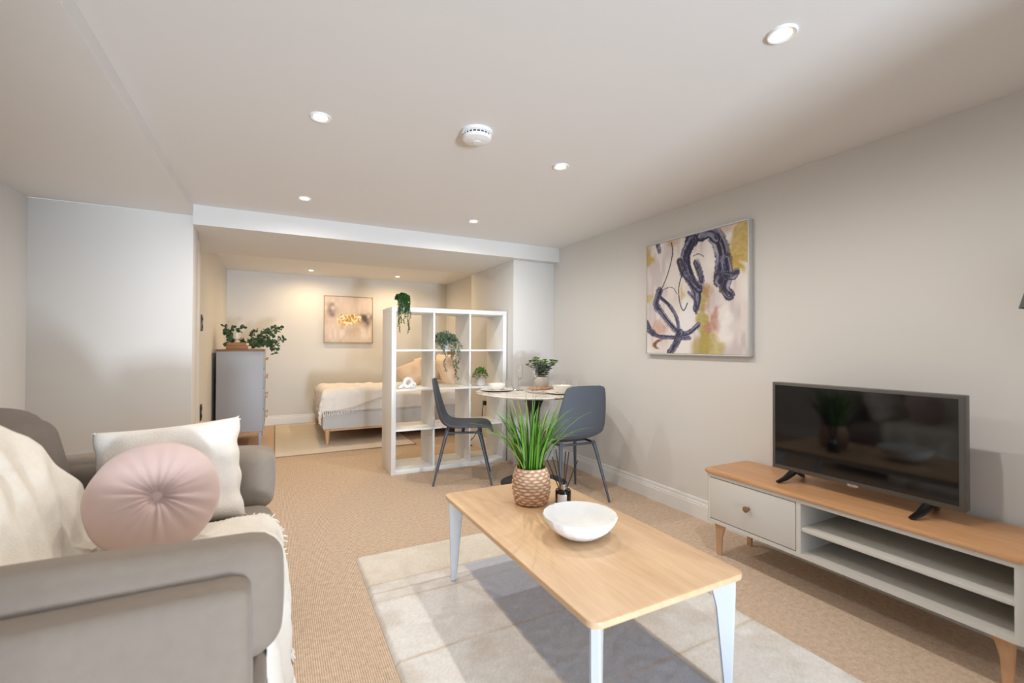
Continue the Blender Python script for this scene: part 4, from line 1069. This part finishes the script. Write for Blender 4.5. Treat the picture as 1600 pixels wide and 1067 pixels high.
for k, (w, z, dx, lab) in enumerate(((0.205, 0.040, 0.0, 'lower tan leather-bound book lying on the chest of drawers'), (0.185, 0.036, -0.012, 'upper tan leather-bound book of the two on the chest'))):
    t = thing('book', (-0.375+dx, 5.93, ZT+0.0002+(0.0402 if k else 0)), lab, 'book', 0.05*k, 'books on the chest of drawers')
    hh = 0.040 if k == 0 else 0.034
    box('cover', (-w/2, -0.135, 0), (w/2, 0.135, 0.004), M['book'], t, 0.001)
    box('cover', (-w/2, -0.135, hh-0.004), (w/2, 0.135, hh), M['book'], t, 0.001)
    box('spine', (-w/2, -0.135, 0.004), (w/2, -0.129, hh-0.004), M['book'], t, 0.001)
    box('pages', (-w/2+0.004, -0.128, 0.004), (w/2-0.003, 0.130, hh-0.004), M['page'], t)
    tube('page_roll', [(w/2+0.012, -0.12, hh/2), (w/2+0.012, 0.12, hh/2)], hh*0.45, M['page'], t, 14)
t = thing('candle_holder', (-0.385, 5.90, ZT+0.0748), 'small pale glass candle holder standing on the books', 'candle holder')
lathe('glass_cup', [(0, 0), (0.030, 0), (0.032, 0.006), (0.014, 0.020), (0.014, 0.028), (0.036, 0.045), (0.038, 0.110), (0.035, 0.110), (0.033, 0.048), (0.0, 0.036)], M['glass_cream'], t, 28, sharp=50)
lathe('candle', [(0, 0.050), (0.022, 0.050), (0.022, 0.085), (0, 0.085)], M['ceramic'], t, 20)
# eucalyptus garland on the chest
t = thing('eucalyptus_garland', (-0.30, 6.02, ZT+0.0005), 'trailing eucalyptus garland spread over the top of the chest of drawers', 'plant')
L = bmesh.new(); St = bmesh.new(); random.seed(33)
sprays = [[(0.0, 0, 0.02), (-0.12, -0.02, 0.08), (-0.19, -0.05, 0.15), (-0.205, -0.08, 0.26)],
          [(0.0, 0, 0.02), (-0.10, 0.05, 0.14), (-0.06, 0.06, 0.24), (-0.01, 0.05, 0.27)],
          [(0.0, 0, 0.02), (0.05, 0.05, 0.14), (0.10, 0.06, 0.22)],
          [(0.0, 0, 0.02), (0.14, 0.0, 0.10), (0.26, -0.03, 0.16), (0.34, -0.05, 0.26)],
          [(0.0, 0, 0.02), (0.16, -0.02, 0.08), (0.28, -0.06, 0.10), (0.40, -0.08, 0.13)],
          [(0.0, 0, 0.02), (0.12, -0.10, 0.06), (0.27, -0.14, 0.07), (0.34, -0.16, 0.02)],
          [(0.10, -0.05, 0.05), (0.24, -0.14, 0.04), (0.285, -0.17, -0.02), (0.30, -0.18, -0.05)],
          [(0.0, 0, 0.02), (-0.14, -0.14, 0.04), (-0.20, -0.20, 0.03)],
          [(0.0, 0, 0.02), (0.10, 0.02, 0.13), (0.20, 0.0, 0.20), (0.28, -0.02, 0.25)],
          [(-0.02, 0, 0.02), (-0.12, 0.02, 0.10), (-0.17, 0.0, 0.17), (-0.14, 0.0, 0.25)],
          [(0.0, 0, 0.02), (0.06, -0.02, 0.08), (0.12, -0.03, 0.13)]]
for sp in sprays:
    addtube(St, sp, 0.002, 4)
    for a, b in zip(sp, sp[1:]):
        a = Vector(a); b = Vector(b); n = max(2, int((b-a).length/0.016))
        for i in range(n):
            p = a.lerp(b, (i+0.5)/n)
            for s in (1, -1):
                d = rnd_unit(); d.y *= 0.6; d = (d+Vector((0, -0.2, 0.2))).normalized()
                if p.z+d.z*0.05 < 0.008 and p.x < 0.24: d.z = abs(d.z)+0.2
                leaf_faces(L, p, d, rnd_unit(), random.uniform(0.040, 0.056), random.uniform(0.034, 0.046))
bmobj('stems', St, M['stem'], t); bmobj('foliage', L, M['leaf_dark'], t)['kind'] = 'stuff'

# ------------------------------------------------------------------ bed
t = thing('bed', (1.50, 6.25, 0), 'double bed with pale grey upholstered frame, oak legs and taupe headboard', 'bed')
def B(x, y, z): return (x-1.50, y-6.25, z)
box('side_rail', B(0.50, 5.50, 0.185), B(2.45, 5.545, 0.385), M['bed_fab'], t, 0.010)
box('side_rail', B(0.50, 6.985, 0.185), B(2.45, 7.03, 0.385), M['bed_fab'], t, 0.010)
box('foot_rail', B(0.475, 5.50, 0.185), B(0.52, 7.03, 0.385), M['bed_fab'], t, 0.010)
for y in (5.515, 6.99): box('oak_rail', B(0.52, y, 0.160), B(2.43, y+0.025, 0.185), M['oak_leg'], t, 0.002)
box('oak_rail', B(0.49, 5.54, 0.160), B(0.515, 6.99, 0.185), M['oak_leg'], t, 0.002)
for x in (0.525, 2.40):
    for y in (5.530, 7.00): tube('leg', [B(x, y, 0.009 if x < 1 else 0.0), B(x, y, 0.185)], [0.017, 0.028], M['oak_leg'], t, 16)
tube('centre_leg', [B(1.5, 6.25, 0.0), B(1.5, 6.25, 0.2)], 0.02, M['black'], t, 12)
box('slat_base', B(0.53, 5.55, 0.19), B(2.44, 6.98, 0.22), M['oak_leg'], t)
hb = soft('headboard', (0.06, 1.60, 0.98), M['headboard'], t, B(2.495, 6.25, 0.565), 0.02, 0.006, 0.001, 14, 2)
mt = soft('mattress', (1.90, 1.46, 0.24), M['linen_white'], t, B(1.49, 6.26, 0.345), 0.05, 0.004, 0.003, 18, 3)
BX0, BY0, BYE, BZ = 0.50, 5.485, 7.02, 0.585
def duvet(u, v):
    # unfolded cloth coordinates wrap over the long sides
    a = 0.56+1.86*u; b = -0.19+(1.55+0.36)*v
    w = BYE-BY0
    n = 0.012*noise.noise(Vector((a*4, b*4, 2)))+0.006*noise.noise(Vector((a*13, b*11, 5)))
    if b < 0: return (a, BY0-0.010-abs(n)*1.5, BZ+b*1.0-0.01)
    if b > w: return (a, BYE+0.006+abs(n), BZ-(b-w)-0.01)
    e = min(b, w-b); return (a, BY0+b, BZ+n-0.03*math.exp(-e/0.03))
dv = sheet('duvet', duvet, 60, 60, M['linen_white'], None, 0.012)
tag(dv, 'white duvet spread over the mattress and hanging at the near side', 'bedding')
def bthrow(u, v):
    # a runs from beyond the foot (negative) on to the bed, b from below the near edge (negative) across it
    a = -0.24+0.90*u; b = -0.25+1.00*v
    b = b+0.12*u*(1-v)-0.07*(1-u)*(1-v)
    if a > 0: a = a+0.05*math.sin(v*4.0)*u
    n = 0.022*noise.noise(Vector((a*6, b*5, 8)))+0.012*noise.noise(Vector((a*17, b*15, 3)))
    rx, ry = 0.05, 0.05
    top = BZ+0.045+0.018*math.sin(b*13+a*5)
    def wrap(t, r):     # arc-length t (negative = over the edge) -> outward offset, drop
        if t >= 0: return (t, 0.0)
        s_ = -t
        if s_ < r*PI/2: return (-r*math.sin(s_/r), r*(1-math.cos(s_/r)))
        return (-r, r+(s_-r*PI/2))
    ox, dx = wrap(a, rx); oy, dy = wrap(b, ry)
    corner = min(1, max(0, -a)*6)*min(1, max(0, -b)*6)
    drop = math.hypot(dx, dy) if corner > 0 else dx+dy
    fold = 0.012*math.sin(a*38)*min(1, dy*12)+0.012*math.sin(b*38)*min(1, dx*12)
    x = BX0+0.012+ox-corner*0.012+(n-abs(fold)*0.8)*(1 if dx > 0.02 else 0); y = BY0+0.022+oy-corner*0.012-(abs(n)+abs(fold)*0.8)*(1 if dy > 0.02 else 0)
    if a < 0 and b >= 0: y = BY0+0.022+b
    return (x, y, top-drop+n*(1 if drop < 0.03 else 0.2))
bt = thing('bed_throw', (0.75, 5.75, BZ), 'crumpled cream tasselled throw over the foot corner of the bed', 'blanket')
sheet('cloth', bthrow, 64, 70, M['cream_knit'], bt, 0.010, (-0.75, -5.75, -BZ))
bm = bmesh.new(); random.seed(17)
for k in range(44):
    u = 0.03+0.94*k/43; p = Vector(bthrow(u, 0.0))
    addtube(bm, [p, p+Vector((random.uniform(-.006, .006), -0.004, -0.022)), p+Vector((random.uniform(-.012, .012), -0.004, -0.050))], [0.0045, 0.004, 0.005], 5)
for k in range(26):
    v = 0.06+0.9*k/25; p = Vector(bthrow(0.0, v))
    addtube(bm, [p, p+Vector((-0.006, random.uniform(-.008, .008), -0.022)), p+Vector((-0.010, random.uniform(-.012, .012), -0.045))], [0.0045, 0.004, 0.005], 5)
for k in range(9):
    v = 0.02+0.2*k/8; p = Vector(bthrow(1.0, v))
    addtube(bm, [p, p+Vector((0.008, -0.012, -0.02)), p+Vector((0.012, -0.014, -0.05))], [0.0045, 0.004, 0.005], 5)
o = bmobj('tassels', bm, M['cream_knit'], bt, (-0.75, -5.75, -BZ)); o['kind'] = 'stuff'
def bpillow(x, y, z, w, h, th, rot, m, label, seed):
    V, F = pillow_mesh(w, h, th, 16, seed, 0.010)
    p = from_py('pillow', xf(V, rot), F, m, None, (x, y, z)); tag(p, label, 'pillow', 'pillows on the bed')
R = math.radians
bpillow(2.32, 6.66, 0.80, 0.66, 0.42, 0.16, (R(-10), 0, R(90)), M['linen_white'], 'white pillow standing against the headboard at the wall side', 1)
bpillow(2.33, 5.92, 0.80, 0.66, 0.42, 0.16, (R(-10), 0, R(90)), M['linen_pink'], 'dusky pillow against the headboard at the near side', 2)
bpillow(2.09, 5.98, 0.795, 0.46, 0.42, 0.15, (R(-16), 0, R(88)), M['linen_beige'], 'square beige pillow seen through the middle shelf cell', 3)
bpillow(2.00, 6.50, 0.800, 0.52, 0.42, 0.18, (R(-32), R(-8), R(48)), M['linen_beige'], 'beige pillow seen through left shelf cell, rear of the pair', 4)
bpillow(1.70, 6.22, 0.745, 0.50, 0.36, 0.18, (R(-40), R(-12), R(38)), M['linen_pink'], 'dusky pink pillow seen through the left shelf cell, front of the pair', 5)
bpillow(2.17, 5.66, 0.715, 0.32, 0.26, 0.11, (R(-24), 0, R(94)), M['linen_pink'], 'small dusky pillow at the near edge beside the green pot', 6)

# bedside table, partly hidden by the pillar
t = thing('bedside_table', (2.30, 5.20, 0), 'brown wooden bedside table with two drawers behind the pillar', 'bedside table')
box('body', (-0.20, -0.18, 0.10), (0.20, 0.18, 0.48), M['headboard'], t, 0.004)
box('oak_top', (-0.21, -0.19, 0.48), (0.21, 0.19, 0.50), M['oak_stand'], t, 0.003)
for z in (0.115, 0.300):
    d = box('drawer', (-0.212, -0.165, z), (-0.200, 0.165, z+0.165), M['linen_beige'], t, 0.002)
    box('handle', (-0.222, -0.03, z+0.075), (-0.212, 0.03, z+0.087), M['black'], d, 0.001)
for sx in (-1, 1):
    for sy in (-1, 1): tube('leg', [(sx*0.17, sy*0.15, 0), (sx*0.17, sy*0.15, 0.10)], [0.010, 0.014], M['oak_leg'], t, 10)

# charger and cable on the pillar side wall, light switches
t = thing('charger_cable', (2.03, 4.52, 0.50), 'black plug and cable hanging by the pillar behind the shelf unit', 'cable')
box('plug', (-0.034, -0.022, -0.01), (0, 0.022, 0.035), M['black'], t, 0.006)
tube('cord', [(-0.030, 0, 0), (-0.040, 0.005, -0.06), (-0.034, 0.03, -0.16), (-0.045, 0.09, -0.28), (-0.05, 0.20, -0.38), (-0.06, 0.30, -0.45), (-0.10, 0.33, -0.493), (-0.13, 0.27, -0.494), (-0.10, 0.22, -0.494), (-0.05, 0.27, -0.494), (-0.08, 0.36, -0.494), (-0.02, 0.42, -0.494)], 0.0045, M['black'], t, 8)
for z, n, lab in ((1.33, 2, 'dark double light switch on the bedroom left wall edge'), (0.52, 2, 'dark double socket low on the bedroom left wall edge')):
    t = thing('wall_switch' if z > 1 else 'wall_socket', (-0.600, 4.95, z), lab, 'switch' if z > 1 else 'socket')
    box('plate', (0, -0.043, -0.073), (0.008, 0.043, 0.073), M['chrome_black'], t, 0.002)
    for k in (-1, 1): box('rocker', (0.008, -0.020, k*0.035-0.014), (0.012, 0.020, k*0.035+0.014), M['dark_slot'], t, 0.001)

# wall lamp whose shade just enters the frame at the right
t = thing('wall_lamp', (XR, 0.50, 1.387), 'dark grey conical lamp shade on the wall at the right picture edge', 'lamp')
lathe('lamp_shade', [(0.10, -0.12), (0.055, 0.06), (0.052, 0.06), (0.097, -0.12), (0.10, -0.12)], M['shade'], t, 40, (-0.16, 0, 0))
tube('bracket', [(-0.004, 0, 0.02), (-0.09, 0, 0.06), (-0.16, 0, 0.04)], 0.006, M['black'], t, 10)
box('wall_plate', (-0.010, -0.035, -0.02), (0, 0.035, 0.06), M['black'], t, 0.003)
